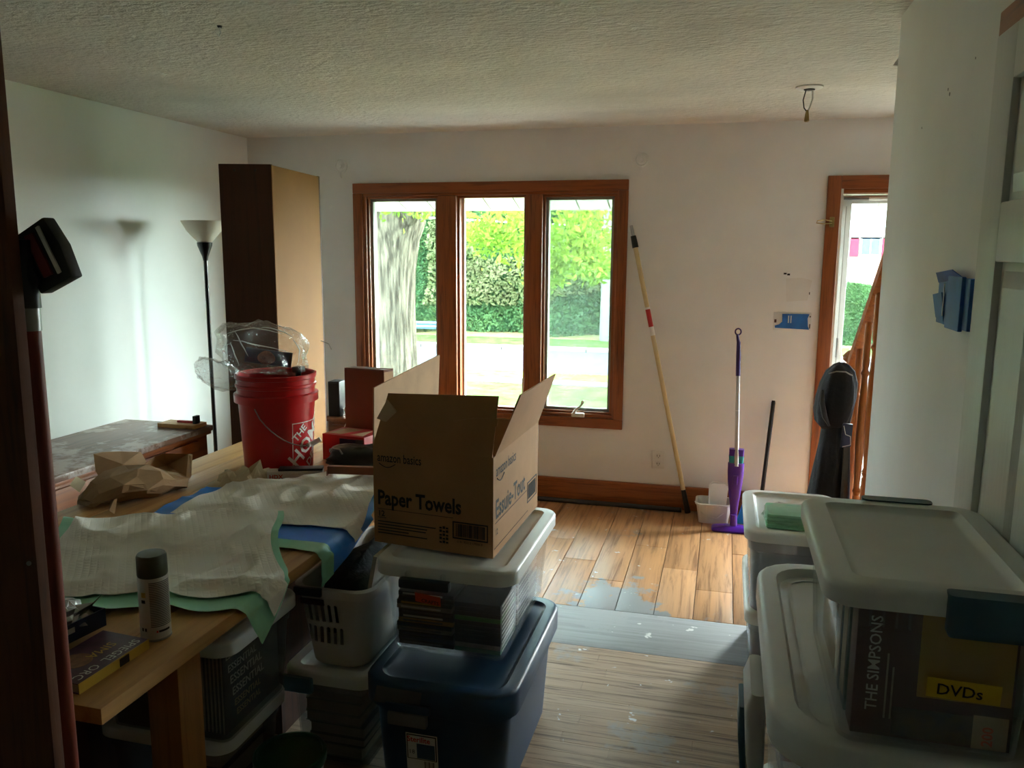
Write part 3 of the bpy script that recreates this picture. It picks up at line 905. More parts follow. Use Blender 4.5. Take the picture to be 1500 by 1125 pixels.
lp = thing('floor_lamp', 'black torchiere floor lamp with frosted bowl shade by the left wall', 'lamp', (-2.99, 4.28, 0))
lx, ly = -2.985, 4.28
obj('base', MB().lathe(lx, ly, [(.13, 0), (.13, .015), (.11, .028), (.02, .04)], 28), M['blackm'], lp, smooth=40)
obj('pole', MB().tube([(lx, ly, .03), (lx - .004, ly, 1.60)], .0115, 12), M['blackm'], lp, smooth=50)
obj('socket_cup', MB().lathe(lx - .004, ly, [(.013, 1.585), (.018, 1.61), (.03, 1.64), (.042, 1.672), (.044, 1.69), (.03, 1.692)], 24), M['blackm'], lp, smooth=50)
obj('shade', MB().lathe(lx - .004, ly, [(.04, 1.692), (.065, 1.72), (.098, 1.76), (.128, 1.815), (.124, 1.815), (.094, 1.763), (.06, 1.724), (.03, 1.70)], 32), M['shade'], lp, smooth=50)

dr = thing('dresser', 'low wooden dresser with worn dark top against the left wall', 'dresser', (-2.98, 2.9, 0))
DX_0, DX_1, DY0, DY1, DZT = XL + .01, -2.70, 1.75, 3.86, 0.695
obj('top', MB().box(DX_0, DX_1, DY0, DY1, DZT - .03, DZT), M['dress_top'], dr, bevel=.006)
obj('top_moulding', MB().box(DX_0, DX_1 - .008, DY0 + .01, DY1 - .01, DZT - .048, DZT - .03), M['dress'], dr, bevel=.004)
obj('body', MB().box(DX_0 + .01, DX_1 - .03, DY0 + .02, DY1 - .02, 0.06, DZT - .048), M['dress'], dr, bevel=.003)
obj('plinth', MB().box(DX_0 + .02, DX_1 - .05, DY0 + .04, DY1 - .04, 0, .06), M['cab_dark'], dr)
for k in range(3):
    a = DY1 - .10 - (k + 1) * .63
    for (z0, z1) in ((.49, .63), (.30, .48), (.08, .29)):
        dwr = obj('drawer', MB().box(DX_1 - .03, DX_1 - .012, a + .01, a + .61, z0, z1), M['dress'], dr, bevel=.004)
        for yy in (a + .18, a + .46):
            obj('pull', join(MB().box(DX_1 - .012, DX_1 - .008, yy - .022, yy + .022, (z0 + z1) / 2 - .012, (z0 + z1) / 2 + .028),
                             MB().tube([(DX_1 - .010, yy - .02, (z0 + z1) / 2), (DX_1 + .008, yy - .012, (z0 + z1) / 2 - .014), (DX_1 + .008, yy + .012, (z0 + z1) / 2 - .014), (DX_1 - .010, yy + .02, (z0 + z1) / 2)], .004, 6)), M['blackm'], dwr)
wb = thing('wood_offcut', 'short wooden offcut lying on the far end of the dresser top', 'wood', (-2.85, 3.78, DZT))
obj('block', MB().box(-2.95, -2.72, 3.72, 3.83, DZT, DZT + .022), M['pine_y'], wb, bevel=.002)
rc_ = thing('red_clamp', 'small red and black clamp resting on the wooden offcut', 'clamp', (-2.8, 3.8, DZT + .022))
obj('bar', MB().box(-2.86, -2.74, 3.765, 3.785, DZT + .022, DZT + .034), M['red'], rc_, bevel=.002)
obj('jaw', MB().box(-2.755, -2.735, 3.755, 3.795, DZT + .022, DZT + .065), M['black'], rc_, bevel=.003)

# low shelf with odds and ends beyond the bookcase
ns = thing('night_stand', 'dark reddish wooden nightstand between the bookcase and the window', 'nightstand', (-2.15, 4.85, 0))
obj('top', MB().box(-2.43, -1.93, 4.62, 5.05, .58, .605), M['dress'], ns, bevel=.004)
obj('body', MB().box(-2.41, -1.95, 4.64, 5.04, 0, .58), M['dress'], ns, bevel=.003)
dwn = obj('drawer', MB().box(-2.38, -1.98, 4.622, 4.64, .42, .56), M['casing_x'], ns, bevel=.004)
obj('knob', MB().box(-2.195, -2.165, 4.605, 4.622, .48, .50), M['blackm'], dwn, bevel=.004)
obj('door_panel', MB().box(-2.38, -1.98, 4.622, 4.64, .08, .40), M['casing_x'], ns, bevel=.004)
sp = thing('black_speaker', 'small black speaker standing on the reddish nightstand', 'speaker', (-2.33, 4.8, .605))
obj('case', MB().box(-2.415, -2.335, 4.66, 4.76, .605, .83), M['black'], sp, bevel=.006)
obj('grille', MB().box(-2.408, -2.342, 4.657, 4.66, .615, .82), M['blackm'], sp)
tr_ = thing('tape_roll', 'roll of white tape on its edge on the reddish nightstand', 'tape', (-2.12, 4.70, .605))
obj('roll', MB().loft([[(-2.29 + R * math.cos(a * PI / 12), 4.70 + h, 605e-3 + .036 + R * math.sin(a * PI / 12)) for a in range(24)] for R, h in ((.020, 0), (.036, 0), (.036, .03), (.020, .03), (.020, 0))], False, False), M['white'], tr_, smooth=35)
cd = thing('power_lead', 'white cord dangling over the front of the reddish nightstand', 'cord', (-2.18, 4.60, .8))
obj('cord_line', MB().tube([(-2.27, 4.68, .6085), (-2.27, 4.618, .6085), (-2.268, 4.609, .58), (-2.29, 4.600, .53), (-2.33, 4.598, .47)], .003, 6), M['white'], cd, smooth=60)
mk = thing('clutter_box', 'small open box of mixed hardware on the reddish nightstand', 'box', (-2.22, 4.72, .605))
obj('tray', MB().box(-2.25, -2.15, 4.64, 4.76, .605, .635), M['navy'], mk, bevel=.002)
obj('contents', MB().slab([(-2.245, 4.65, .635), (-2.16, 4.65, .635), (-2.17, 4.75, .655), (-2.24, 4.75, .66)], (0, 0, .012)), M['tanpaper'], mk)

# ------------------------------------------------------------------ table
TZ = 0.75
tx0, tx1, ty0, ty1 = -2.19, -1.15, 1.235, 3.42
tbl = thing('work_table', 'long pine table crowded with painting supplies', 'table', (-1.65, 2.3, 0))
nb = 7
for i in range(nb):
    a = tx0 + (tx1 - tx0) * i / nb
    b_ = tx0 + (tx1 - tx0) * (i + 1) / nb
    obj('top_board', MB().box(a, b_, ty0, ty1, TZ - .036, TZ), M['pine_y'], tbl, bevel=.0015 if i < nb - 1 else .004)
obj('apron', MB().box(tx0 + .05, tx0 + .075, ty0 + .30, ty1 - .12, TZ - .12, TZ - .036), M['pine_y'], tbl)
obj('apron', MB().box(tx1 - .075, tx1 - .05, ty0 + .37, ty1 - .12, TZ - .075, TZ - .036), M['pine_y'], tbl)
obj('apron', MB().box(tx0 + .07, tx1 - .08, ty0 + .31, ty0 + .335, TZ - .12, TZ - .036), M['pine_x'], tbl)
for (a, b_) in ((tx1 - .135, ty0 + .29), (tx0 + .04, ty0 + .29), (tx1 - .135, ty1 - .16), (tx0 + .04, ty1 - .16)):
    obj('leg', MB().box(a, a + .088, b_, b_ + .088, 0, TZ - .036), M['pine_z'], tbl, bevel=.005)

# ------------------------------------------------------------------ oak cabinet edge and paint pole at the left
oc = thing('oak_cabinet', 'tall reddish oak cabinet side panel rising beside the red brown pole', 'cabinet', (-1.3, 1.08, 0))
OX = -0.992
obj('side_panel', MB().box(-1.60, OX, .962, .982, 0, 1.955), M['oak_z'], oc, bevel=.002)
obj('back_panel', MB().box(-1.60, -1.585, .982, 1.215, 0, 1.955), M['oak_z'], oc)
for zz in (.05, .45, .9, 1.35, 1.93):
    obj('shelf', MB().box(-1.585, -1.26, .982, 1.215, zz, zz + .02), M['oak_z'], oc)
sc_ = Vector((-1.005, .962, 1.17))
obj('screw', MB().tube([sc_, sc_ + Vector((0, -.003, 0))], .0035, 10), M['steel'], oc)

pp = thing('paint_pole', 'red brown painted pole topped by a black edging pad holder', 'pole', (-.985, 1.02, 0))
pa, pb = Vector((-1.004, 1.005, 0.0)), Vector((-1.003, 1.0, 1.555))
obj('shaft', MB().tube([pa, pa.lerp(pb, .98)], .0135, 14), M['polered'], pp, smooth=50)
obj('ferrule', MB().tube([pa.lerp(pb, .978), pa.lerp(pb, 1.0)], .0148, 14), M['steel'], pp, smooth=50)
obj('socket', MB().tube([pb, pb + Vector((.001, 0, .045)), pb + Vector((.004, 0, .10))], [.0165, .0155, .013], 14), M['black'], pp, smooth=50)
c0 = Vector((-.972, 1.0, 1.632))
ang = math.radians(-62)
ux, uz = math.cos(ang), math.sin(ang)


def pt(a, b_, dy=0.0):
    return (c0.x + a * ux + b_ * -uz, c0.y + dy, c0.z + a * uz + b_ * ux)


ph_ = obj('pad_holder', MB().slab([pt(-.046, -.034), pt(.046, -.034), pt(.05, .030), pt(.0, .037), pt(-.046, .032)], (0, .022, 0)), M['black'], pp, bevel=.003)
obj('red_pad', MB().slab([pt(-.036, -.010), pt(.030, -.012), pt(.032, .004), pt(-.034, .006)], (0, -.004, 0)), mat('dull_red', '#742a26', .6), ph_)
obj('white_strip', MB().slab([pt(-.038, .014), pt(.036, .012), pt(.036, .018), pt(-.038, .020)], (0, -.003, 0)), M['whiteink'], ph_)
obj('hinge', MB().slab([pt(-.03, -.034, -.004), pt(.04, -.034, -.004), pt(.03, -.016, -.004), pt(-.02, -.018, -.004)], (0, -.006, 0)), M['blackm'], ph_, bevel=.002)

# ------------------------------------------------------------------ cloth pads on the table


def hsh(i, j, s):
    return (math.sin(i * 12.9898 + j * 78.233 + s * 37.719) * 43758.5453) % 1.0


def vn(x, y, s):
    i, j = math.floor(x), math.floor(y)
    fx, fy = x - i, y - j
    fx, fy = fx * fx * (3 - 2 * fx), fy * fy * (3 - 2 * fy)
    a = hsh(i, j, s) * (1 - fx) + hsh(i + 1, j, s) * fx
    b_ = hsh(i, j + 1, s) * (1 - fx) + hsh(i + 1, j + 1, s) * fx
    return a * (1 - fy) + b_ * fy


def ridge(x, y, s):
    return 1 - abs(2 * vn(x, y, s) - 1)


def sstep(t):
    t = max(0, min(1, t))
    return t * t * (3 - 2 * t)


def drape(P, seed, amp, lift=0.0, fa=lambda a, b: 1.0, fl=lambda a, b: 0.0):
    """P(u,v) -> (x,y) on the table; cloth falls over the right hand table edge"""
    def g(uu, vv, h=0.0):
        x, y = P(uu, vv)
        w = ridge(x * 5 + y * 3, y * 5 - x * 2, seed) ** 2 * .6 + ridge(x * 11, y * 9 + x * 4, seed + 1) ** 2 * .3 + vn(x * 4, y * 4, seed + 2) * .3
        z = TZ + .003 + lift + amp * w * fa(uu, vv) + fl(uu, vv)
        ov = x - (tx1 - .004)
        if ov > 0:
            rr_ = .02
            if ov < rr_ * 1.57:
                a = ov / rr_
                return (tx1 - .004 + rr_ * math.sin(a) + h * math.sin(a), y, z - rr_ * (1 - math.cos(a)) + h * math.cos(a))
            return (tx1 - .004 + rr_ + h + .02 * w, y, z - rr_ - (ov - rr_ * 1.57))
        return (x, y, z + h)
    return g


def bil(FL, FR, NR, NL, bow=0.0):
    def P(uu, vv):
        x = (NL[0] * (1 - uu) + NR[0] * uu) * (1 - vv) + (FL[0] * (1 - uu) + FR[0] * uu) * vv
        y = (NL[1] * (1 - uu) + NR[1] * uu) * (1 - vv) + (FL[1] * (1 - uu) + FR[1] * uu) * vv
        return x + bow * .02 * math.sin(vv * 7 + 1), y + bow * .03 * math.sin(uu * 6) * (1 - vv) + bow * .012 * math.sin(uu * 17 + vv * 3)
    return P


def sheet(g, u0, u1, v0, v1, n, h):
    mb = MB()
    for s in (0, 1):
        for i in range(n + 1):
            for j in range(n + 1):
                mb.v.append(g(u0 + (u1 - u0) * i / n, v0 + (v1 - v0) * j / n, h - .0015 * s))
    k = n + 1
    for i in range(n):
        for j in range(n):
            q = (i * k + j, (i + 1) * k + j, (i + 1) * k + j + 1, i * k + j + 1)
            mb.f.append(q)
            mb.f.append(tuple(x + k * k for x in q[::-1]))
    return mb


pd1 = thing('bed_pad', 'white absorbent pad with mint green edges draped over the table corner behind the spray can', 'pad', (-1.5, 1.9, TZ), 'absorbent pads')
g1 = drape(bil((-2.05, 2.09), (-1.42, 2.35), (-1.02, 1.78), (-1.66, 1.47), 1.0), 3, .030, 0, lambda a, b: 1.0, lambda a, b: .017 * sstep((b - .45) / .3))
obj('mint_backing', sheet(g1, 0, 1, 0, 1, 60, 0.0), M['mint'], pd1, smooth=180)
obj('quilted_face', sheet(g1, .07, .975, .10, .985, 60, .008), M['quilt'], pd1, smooth=180)
pd2 = thing('bed_pad', 'white absorbent pad with bright blue edge lying beyond the mint edged one', 'pad', (-1.5, 2.6, TZ), 'absorbent pads')
g2 = drape(bil((-1.84, 2.56), (-1.22, 2.98), (-1.05, 2.13), (-1.86, 2.20), .3), 9, .040, .001, lambda a, b: .15 + .85 * sstep((b - .25) / .3))
obj('blue_backing', sheet(g2, 0, 1, .0, 1, 56, 0.0), M['bluesheet'], pd2, smooth=180)
obj('mint_strip', sheet(g2, .55, 1.0, -.04, .05, 40, .003), M['mint'], pd2, smooth=180)
obj('quilted_face', sheet(g2, .09, .97, .21, 1.02, 56, .008), M['quilt'], pd2, smooth=180)

# crumpled kraft bag


def crumple(loops, jit, seed):
    rs = random.Random(seed)
    return [[(p[0] + rs.uniform(-jit, jit), p[1] + rs.uniform(-jit, jit), max(TZ + .002, p[2] + rs.uniform(-jit, jit))) for p in l] for l in loops]


pg = thing('paper_bag', 'crumpled brown kraft paper bag lying open on the table', 'bag', (-2.05, 2.5, TZ))
ax = Vector((.30, .52, 0)).normalized()
sd_ = Vector((ax.y, -ax.x, 0))
st0 = Vector((-2.15, 2.30, TZ))
loops = []
for t, hw, hh in ((0, .05, .014), (.04, .085, .038), (.10, .11, .052), (.17, .115, .054), (.24, .105, .048), (.30, .085, .036), (.35, .06, .022)):
    cpt = st0 + ax * t
    loops.append([tuple(cpt + sd_ * (hw * math.cos(a * PI / 7) * (1 if abs(math.cos(a * PI / 7)) < .8 else 1.08)) + Vector((0, 0, hh + hh * math.sin(a * PI / 7)))) for a in range(14)])
loops = crumple(loops, .011, 5)
inner = [[tuple(Vector(p) * .97 + (st0 + ax * .3 + Vector((0, 0, .07))) * .03) for p in l] for l in loops[::-1]]
obj('bag_body', MB().loft(loops + inner, True, True), M['kraft'], pg)
def pxs(pts, n):
    return MB().slab([at(*p) for p in pts], n)


def fan(pts, mid):
    """folded paper: rim points around a raised middle, doubled for thickness"""
    P = [at(*p) for p in pts]
    c_ = at(*mid)
    mb = MB()
    k = len(P)
    back = Vector((.002, .004, -.002))
    mb.v = [tuple(p) for p in P] + [tuple(c_)] + [tuple(p + back) for p in P] + [tuple(c_ + back)]
    mb.f = [(i, (i + 1) % k, k) for i in range(k)] + [(k + 1 + (i + 1) % k, k + 1 + i, 2 * k + 1) for i in range(k)] + [(i, k + 1 + i, k + 1 + (i + 1) % k, (i + 1) % k) for i in range(k)]
    return mb


obj('bag_flap', fan([(137, 665, 2.62), (150, 662, 2.66), (176, 661, 2.70), (205, 662, 2.70), (213, 676, 2.66), (200, 690, 2.56), (188, 700, 2.50), (165, 706, 2.44), (150, 708, 2.44), (140, 690, 2.52)], (180, 680, 2.52)), M['card'], pg)
obj('bag_flap', fan([(200, 690, 2.58), (225, 669, 2.72), (240, 664, 2.76), (276, 665, 2.78), (279, 668, 2.76), (277, 700, 2.66), (258, 718, 2.54), (240, 708, 2.56), (223, 700, 2.56)], (244, 682, 2.78)), M['card'], pg)
obj('bag_edge', pxs([(276, 665, 2.775), (280, 666, 2.775), (278, 698, 2.66), (272, 706, 2.62)], (.004, .004, 0)), M['card_in'], pg)
obj('bag_fold', fan([(165, 706, 2.43), (180, 703, 2.45), (170, 730, 2.33), (166, 752, 2.25), (160, 748, 2.25)], (171, 722, 2.35)), M['kraft'], pg)
obj('masking_tape', pxs([(102, 711, 2.275), (112, 698, 2.34), (126, 706, 2.35), (117, 722, 2.27)], (.002, -.003, .002)), M['tanpaper'], pg)

cp = thing('crumpled_paper', 'crumpled pale packing paper in front of the red bucket', 'paper', (-1.85, 2.72, TZ))
pts = []
rs = random.Random(11)
gn = 9
mb = MB()
for i in range(gn):
    for j in range(gn):
        uu, vv = i / (gn - 1), j / (gn - 1)
        x = -1.895 + uu * .19 + rs.uniform(-.012, .012)
        y = 2.63 + vv * .17 + uu * .02 + rs.uniform(-.01, .01)
        z = TZ + .004 + (.075 * math.sin(PI * uu) * math.sin(PI * vv)) * rs.uniform(.3, 1.0) + (.035 if (i == gn - 2 and j > 3) else 0)
        mb.v.append((x, y, z))
n0 = len(mb.v)
mb.v += [(x, y, z - .002) for x, y, z in mb.v]
for i in range(gn - 1):
    for j in range(gn - 1):
        q = (i * gn + j, (i + 1) * gn + j, (i + 1) * gn + j + 1, i * gn + j + 1)
        mb.f.append(q)
        mb.f.append(tuple(k + n0 for k in q[::-1]))
obj('sheet', mb, M['tanpaper'], cp)
obj('torn_corner', MB().slab([(-1.76, 2.70, TZ + .01), (-1.71, 2.76, TZ + .01), (-1.735, 2.77, TZ + .085), (-1.765, 2.74, TZ + .06)], (.002, -.003, .001)), M['tanpaper'], cp)

# red five gallon bucket with bag and roll
bk_ = thing('red_bucket', 'large red plastic bucket with white lettering standing on the table', 'bucket', (-1.78, 2.98, TZ))
bx_, by_, bh = -1.775, 2.975, .40
TZ += .0006
prof = [(.132, 0), (.138, .004), (.152, .27), (.153, .285), (.168, .287), (.169, .318), (.157, .322), (.157, .345), (.162, .348), (.162, .358), (.158, .361), (.158, .380), (.163, .383), (.163, .398), (.156, .40), (.151, .395), (.147, .28), (.130, .012)]
obj('body', MB().lathe(bx_, by_, [(R, TZ + z) for R, z in prof], 48), M['bucket'], bk_, smooth=30)


def bpt(a, z, k=0.0):
    R = .1385 + (.152 - .1385) * (z - .004) / .266 + k
    return Vector((bx_ + R * math.cos(a), by_ + R * math.sin(a), TZ + z))


ca = math.atan2(-by_, -bx_)  # toward the camera
hnd = [bpt(ca - .55 + i * .135, .275 - .165 * math.sin(PI * min(1, (i / 11) ** .8) * .52), .012 + (.004 if i else 0)) for i in range(12)]
obj('wire_handle', MB().tube(hnd, .0022, 6), M['steel'], bk_, smooth=60)
obj('handle_grip', MB().tube([hnd[-2], hnd[-1], hnd[-1] + Vector((.035, .015, .02))], .010, 10), M['whiteink'], bk_, smooth=60)


def bucket_ribbon(a0, a1, z0, z1, n=10):
    mb = MB()
    lo = [bpt(a0 + (a1 - a0) * i / n, z0, .0012) for i in range(n + 1)]
    hi = [bpt(a0 + (a1 - a0) * i / n, z1, .0012) for i in range(n + 1)]
    mb.v = [tuple(p) for p in lo + hi]
    mb.f = [(i, i + 1, n + 2 + i, n + 1 + i) for i in range(n)]
    return mb


la0, la1 = ca + .38, ca + 1.75
obj('printed_frame', join(bucket_ribbon(la0, la1, .205, .2085, 14), bucket_ribbon(la0, la0 + .02, .02, .205, 2)), M['whiteink'], bk_)


def bucket_text(s, size, a_start, z_start, slope):
    c = bpy.data.curves.new('t', 'FONT')
    c.body, c.size, c.offset, c.resolution_u = s, size, .02 * size, 2
    t = bpy.data.objects.new('t', c)
    me = t.to_mesh()
    bm = bmesh.new()
    bm.from_mesh(me)
    mb = MB()
    ce, se = math.cos(slope), math.sin(slope)
    for v in bm.verts:
        X, Y = v.co.x, v.co.y
        px, pz = X * ce - Y * se, X * se + Y * ce
        mb.v.append(tuple(bpt(a_start + px / .148, z_start + pz, .0014)))
    mb.f = [tuple(v.index for v in f_.verts) for f_ in bm.faces]
    bm.free()
    t.to_mesh_clear()
    bpy.data.objects.remove(t)
    bpy.data.curves.remove(c)
    obj('lettering', mb, M['whiteink'], bk_)


bucket_text('THE', .042, ca + .50, .128, .78)
bucket_text('HOME', .088, ca + .50, .018, .78)
bucket_text('DEPOT', .05, ca + 1.0, .012, .78)

# clear bag stuffed in the bucket with a dark roll
pbg = thing('plastic_bag', 'clear crinkled plastic bag bulging out of the red bucket', 'bag', (-1.80, 2.95, TZ + .38))


def blob(cx, cy, cz, hx, hy, hz, seed, amp, nu=26, nv=16, rot=0.0, fl=0.0):
    loops = []
    for j in range(1, nv):
        ph = PI * j / nv
        l = []
        for i in range(nu):
            t = 2 * PI * i / nu
            d = Vector((math.sin(ph) * math.cos(t), math.sin(ph) * math.sin(t), -math.cos(ph)))
            k = 1 + amp * (ridge(d.x * 2.3 + 5, d.y * 2.3 + d.z * 1.7 + 3, seed) - .5) * 1.6 + amp * .6 * (ridge(d.x * 5 + d.z * 4, d.y * 5, seed + 3) - .5)
            sq = (abs(d.x) ** 3 + abs(d.y) ** 3 + abs(d.z) ** 3) ** (-1 / 3)
            x, y, z = d.x * hx * k * sq, d.y * hy * k * sq, d.z * hz * k * sq
            l.append((cx + x * math.cos(rot) - y * math.sin(rot), cy + x * math.sin(rot) + y * math.cos(rot), cz + z + fl * x))
        loops.append(l)
    return MB().loft(loops, True, True)


vr = Vector((math.cos(.53), math.sin(.53), 0))   # across the view at the bucket
bc = Vector((-1.795, 2.955, TZ + .50))
obj('upper_fold', blob(bc.x - .02, bc.y, bc.z, .158, .07, .098, 4, .20, 30, 18, .53, -.15), M['bag'], pbg, smooth=70)
lf = bc - vr * .165 + Vector((0, 0, -.095))
obj('lower_fold', blob(lf.x, lf.y - .05, lf.z, .075, .05, .052, 8, .25, 20, 12, .53, -.3), M['bag'], pbg, smooth=70)
cr_m = clear('bag_crease_glint', '#ffffff', 0.6, 0.2, '#f4f6f6', 1.5)  # whitish strips along the creases, glints put in as colour
for (a0, b0, a1, b1, a2, b2) in ((-.15, .055, -.05, .085, .06, .07), (-.13, .03, -.06, .02, .10, -.005), (-.12, .065, -.10, .02, -.075, -.03), (-.14, .02, -.125, -.03, -.11, -.07), (.10, .05, .125, .01, .118, -.04), (-.02, .09, .05, .082, .10, .06)):
    P3 = [bc + vr * a + Vector((0, 0, b_ - .1 * a)) + Vector((math.sin(.53), -math.cos(.53), 0)) * .066 for a, b_ in ((a0, b0), (a1, b1), (a2, b2))]
    obj('crease', MB().tube([P3[0], P3[0].lerp(P3[1], .5) + Vector((0, 0, .004)), P3[1], P3[1].lerp(P3[2], .5) + Vector((0, 0, .003)), P3[2]], [.0008, .0022, .0028, .002, .0006], 5), cr_m, pbg, smooth=60)
rl = thing('wrapped_roll', 'dark roll with round pinkish motif inside the clear plastic bag', 'roll', (-1.77, 2.93, TZ + .40))
ra = bc - vr * .085 + Vector((.0, -.005, -.022))
rb = bc + vr * .095 + Vector((.0, -.005, -.052))
obj('core', MB().tube([ra, rb], .031, 20), M['navy'], rl, smooth=50)
mid = ra.lerp(rb, .45)
rax = (rb - ra).normalized()
nrm = Vector((math.cos(.53 - PI / 2), math.sin(.53 - PI / 2), 0)) * 1.0
upv = rax.cross(nrm).normalized() * -1
mb = MB()
for i in range(9):
    for j in range(9):
        a = (i / 8 - .5) * 1.9
        mb.v.append(tuple(mid + rax * ((j / 8 - .5) * .07 * math.cos(a * 1.4) if abs(a) < 1.1 else 0) + (nrm * math.cos(a) + upv * math.sin(a)) * .0348))
mb.f = [(i * 9 + j, i * 9 + j + 1, (i + 1) * 9 + j + 1, (i + 1) * 9 + j) for i in range(8) for j in range(8)]
obj('round_motif', mb, mat('pinkish_print', '#8a5c50', .5, var=.3, scale=60), rl)
obj('end_label', MB().tube([rb - rax * .012, rb - rax * .002], .0316, 20), M['black'], rl, smooth=50)
dk = thing('brush_bundle', 'black brush handles poking up inside the rim of the red bucket', 'brush', (-1.68, 3.03, TZ + .3))
obj('handle', MB().tube([(-1.72, 3.01, TZ + .05), (-1.70, 3.03, TZ + .415)], .012, 8), M['black'], dk, smooth=60)
obj('bristle_block', MB().box(-1.72, -1.68, 3.01, 3.05, TZ + .395, TZ + .42), M['black'], dk, bevel=.004)

TZ -= .0006
# red carton, black pouch, flat box, strip, upright board, pale folder
rx = thing('red_carton', 'red printed carton beside the red bucket', 'carton', (-1.58, 3.17, TZ))
cbase = Vector((-1.66, 3.14, TZ))
cu, cv = Vector((.21, -.03, 0)), Vector((.03, .15, 0))
obj('carton_body', prism(cbase - Vector((0, 0, TZ)), cu, cv, TZ, TZ + .115), M['red'], rx, bevel=.002)
N_ = cu.cross(Vector((0, 0, 1))).normalized()
obj('front_picture', plate(cbase + cu * .42 + Vector((0, 0, .012)) , cu, (0, 0, 1), .08, .09), M['navy'], rx)
obj('front_grey', plate(cbase + cu * .80 + Vector((0, 0, .01)), cu, (0, 0, 1), .036, .095), M['labelgrey'], rx)
obj('top_print', MB().slab([cbase + cu * .08 + cv * .15 + Vector((0, 0, .1155)), cbase + cu * .9 + cv * .12 + Vector((0, 0, .1155)), cbase + cu * .8 + cv * .8 + Vector((0, 0, .1155)), cbase + cu * .15 + cv * .9 + Vector((0, 0, .1155))], (0, 0, .0008)), M['tanpaper'], rx)
obj('top_stripe', MB().slab([cbase + cu * .4 + cv * .1 + Vector((0, 0, .1167)), cbase + cu * .6 + cv * .1 + Vector((0, 0, .1167)), cbase + cu * .8 + cv * .9 + Vector((0, 0, .1167)), cbase + cu * .6 + cv * .9 + Vector((0, 0, .1167))], (0, 0, .0006)), M['red'], rx)
bp_ = thing('black_pouch', 'shiny black plastic pouch slumped between the bucket and the cardboard box', 'pouch', (-1.42, 3.02, TZ))
obj('pouch_body', blob(-1.43, 3.03, TZ + .052, .135, .075, .046, 15, .16, 28, 16, .12), M['blackbag'], bp_, smooth=60)
obj('shiny_clip', MB().tube([(-1.53, 2.955, TZ + .085), (-1.515, 2.95, TZ + .102), (-1.485, 2.95, TZ + .100), (-1.475, 2.955, TZ + .08)], .004, 6), M['steel'], bp_, smooth=60)
fb = thing('flat_tool_box', 'flat white box with dark lid and red lettering in front of the bucket', 'box', (-1.60, 2.82, TZ))
fo, fu, fv = Vector((-1.70, 2.755, 0)), Vector((.20, .075, 0)), Vector((-.02, .052, 0))
obj('box_body', prism(fo, fu, fv, TZ + .025, TZ + .040), M['white'], fb, bevel=.002)
obj('box_base', prism(fo, fu, fv, TZ, TZ + .025), M['white'], fb, bevel=.002)
obj('dark_lid', prism(fo + fu * .2 + fv * .05, fu * .8, fv * .9, TZ + .0405, TZ + .050), M['black'], fb, bevel=.002)
text('HDX', .024, fo + fu * .04 + Vector((0, 0, TZ + .012)), fu, (0, 0, 1), M['redink'], fb, bold=.02)
bst = thing('brown_strip', 'short reddish brown wooden strip lying on the blue edged pad', 'strip', (-1.33, 2.77, TZ))
obj('strip_body', MB().slab([(-1.43, 2.735, TZ + .058), (-1.20, 2.775, TZ + .058), (-1.205, 2.80, TZ + .058), (-1.435, 2.76, TZ + .058)], (0, 0, .03)), M['redbrown'], bst, bevel=.003)
obj('end_grain', MB().slab([(-1.432, 2.737, TZ + .05), (-1.436, 2.757, TZ + .05), (-1.436, 2.757, TZ + .072), (-1.432, 2.737, TZ + .072)], (-.002, 0, 0)), M['casing_x'], bst)
ub = thing('upright_carton', 'tall reddish brown carton standing at the far end of the table', 'carton', (-1.52, 3.33, TZ))
uo, uu_, uv = Vector((-1.635, 3.315, 0)), Vector((.20, -.02, 0)), Vector((.02, .06, 0))
obj('carton_body', prism(uo, uu_, uv, TZ, TZ + .375), M['redbrown'], ub, bevel=.003)
obj('side_strip', plate(uo + uu_ + Vector((0, 0, TZ + .004)), uv, (0, 0, 1), .058, .365), M['card_in'], ub)
obj('top_flap', prism(uo + Vector((.002, -.002, 0)), uu_ * .99, uv, TZ + .376, TZ + .380), M['redbrown'], ub)
pf = thing('pale_folder', 'pale blue plastic folder lying under the upright carton edge', 'folder', (-1.35, 3.22, TZ))
obj('cover', MB().slab([(-1.43, 3.14, TZ), (-1.22, 3.12, TZ), (-1.20, 3.27, TZ), (-1.40, 3.29, TZ)], (0, 0, .012)), mat('pale_blue', '#8ea9b5', .4), pf, bevel=.002)
obj('sticker', MB().slab([(-1.38, 3.17, TZ + .012), (-1.33, 3.17, TZ + .012), (-1.33, 3.22, TZ + .012), (-1.38, 3.22, TZ + .012)], (0, 0, .001)), M['labelgrey'], pf)

# spray can, paperback, small box of steel wool
sc2 = thing('spray_can', 'spray paint can with olive green cap at the front of the table', 'can', (-1.255, 1.535, TZ))
qx, qy = -1.252, 1.530
obj('can_body', MB().lathe(qx, qy, [(.030, 0 + TZ), (.0335, TZ + .003), (.0335, TZ + .150), (.031, TZ + .153)], 36), M['canwhite'], sc2, smooth=40)
obj('base_rim', MB().lathe(qx, qy, [(.0338, TZ + .001), (.0345, TZ + .003), (.0338, TZ + .006)], 36, False, False), M['steel'], sc2, smooth=40)
obj('cap', MB().lathe(qx, qy, [(.0325, TZ + .152), (.0335, TZ + .155), (.0330, TZ + .198), (.0305, TZ + .203), (.012, TZ + .2035)], 36), M['olive'], sc2, smooth=40)
qa = math.atan2(-qy, -qx)


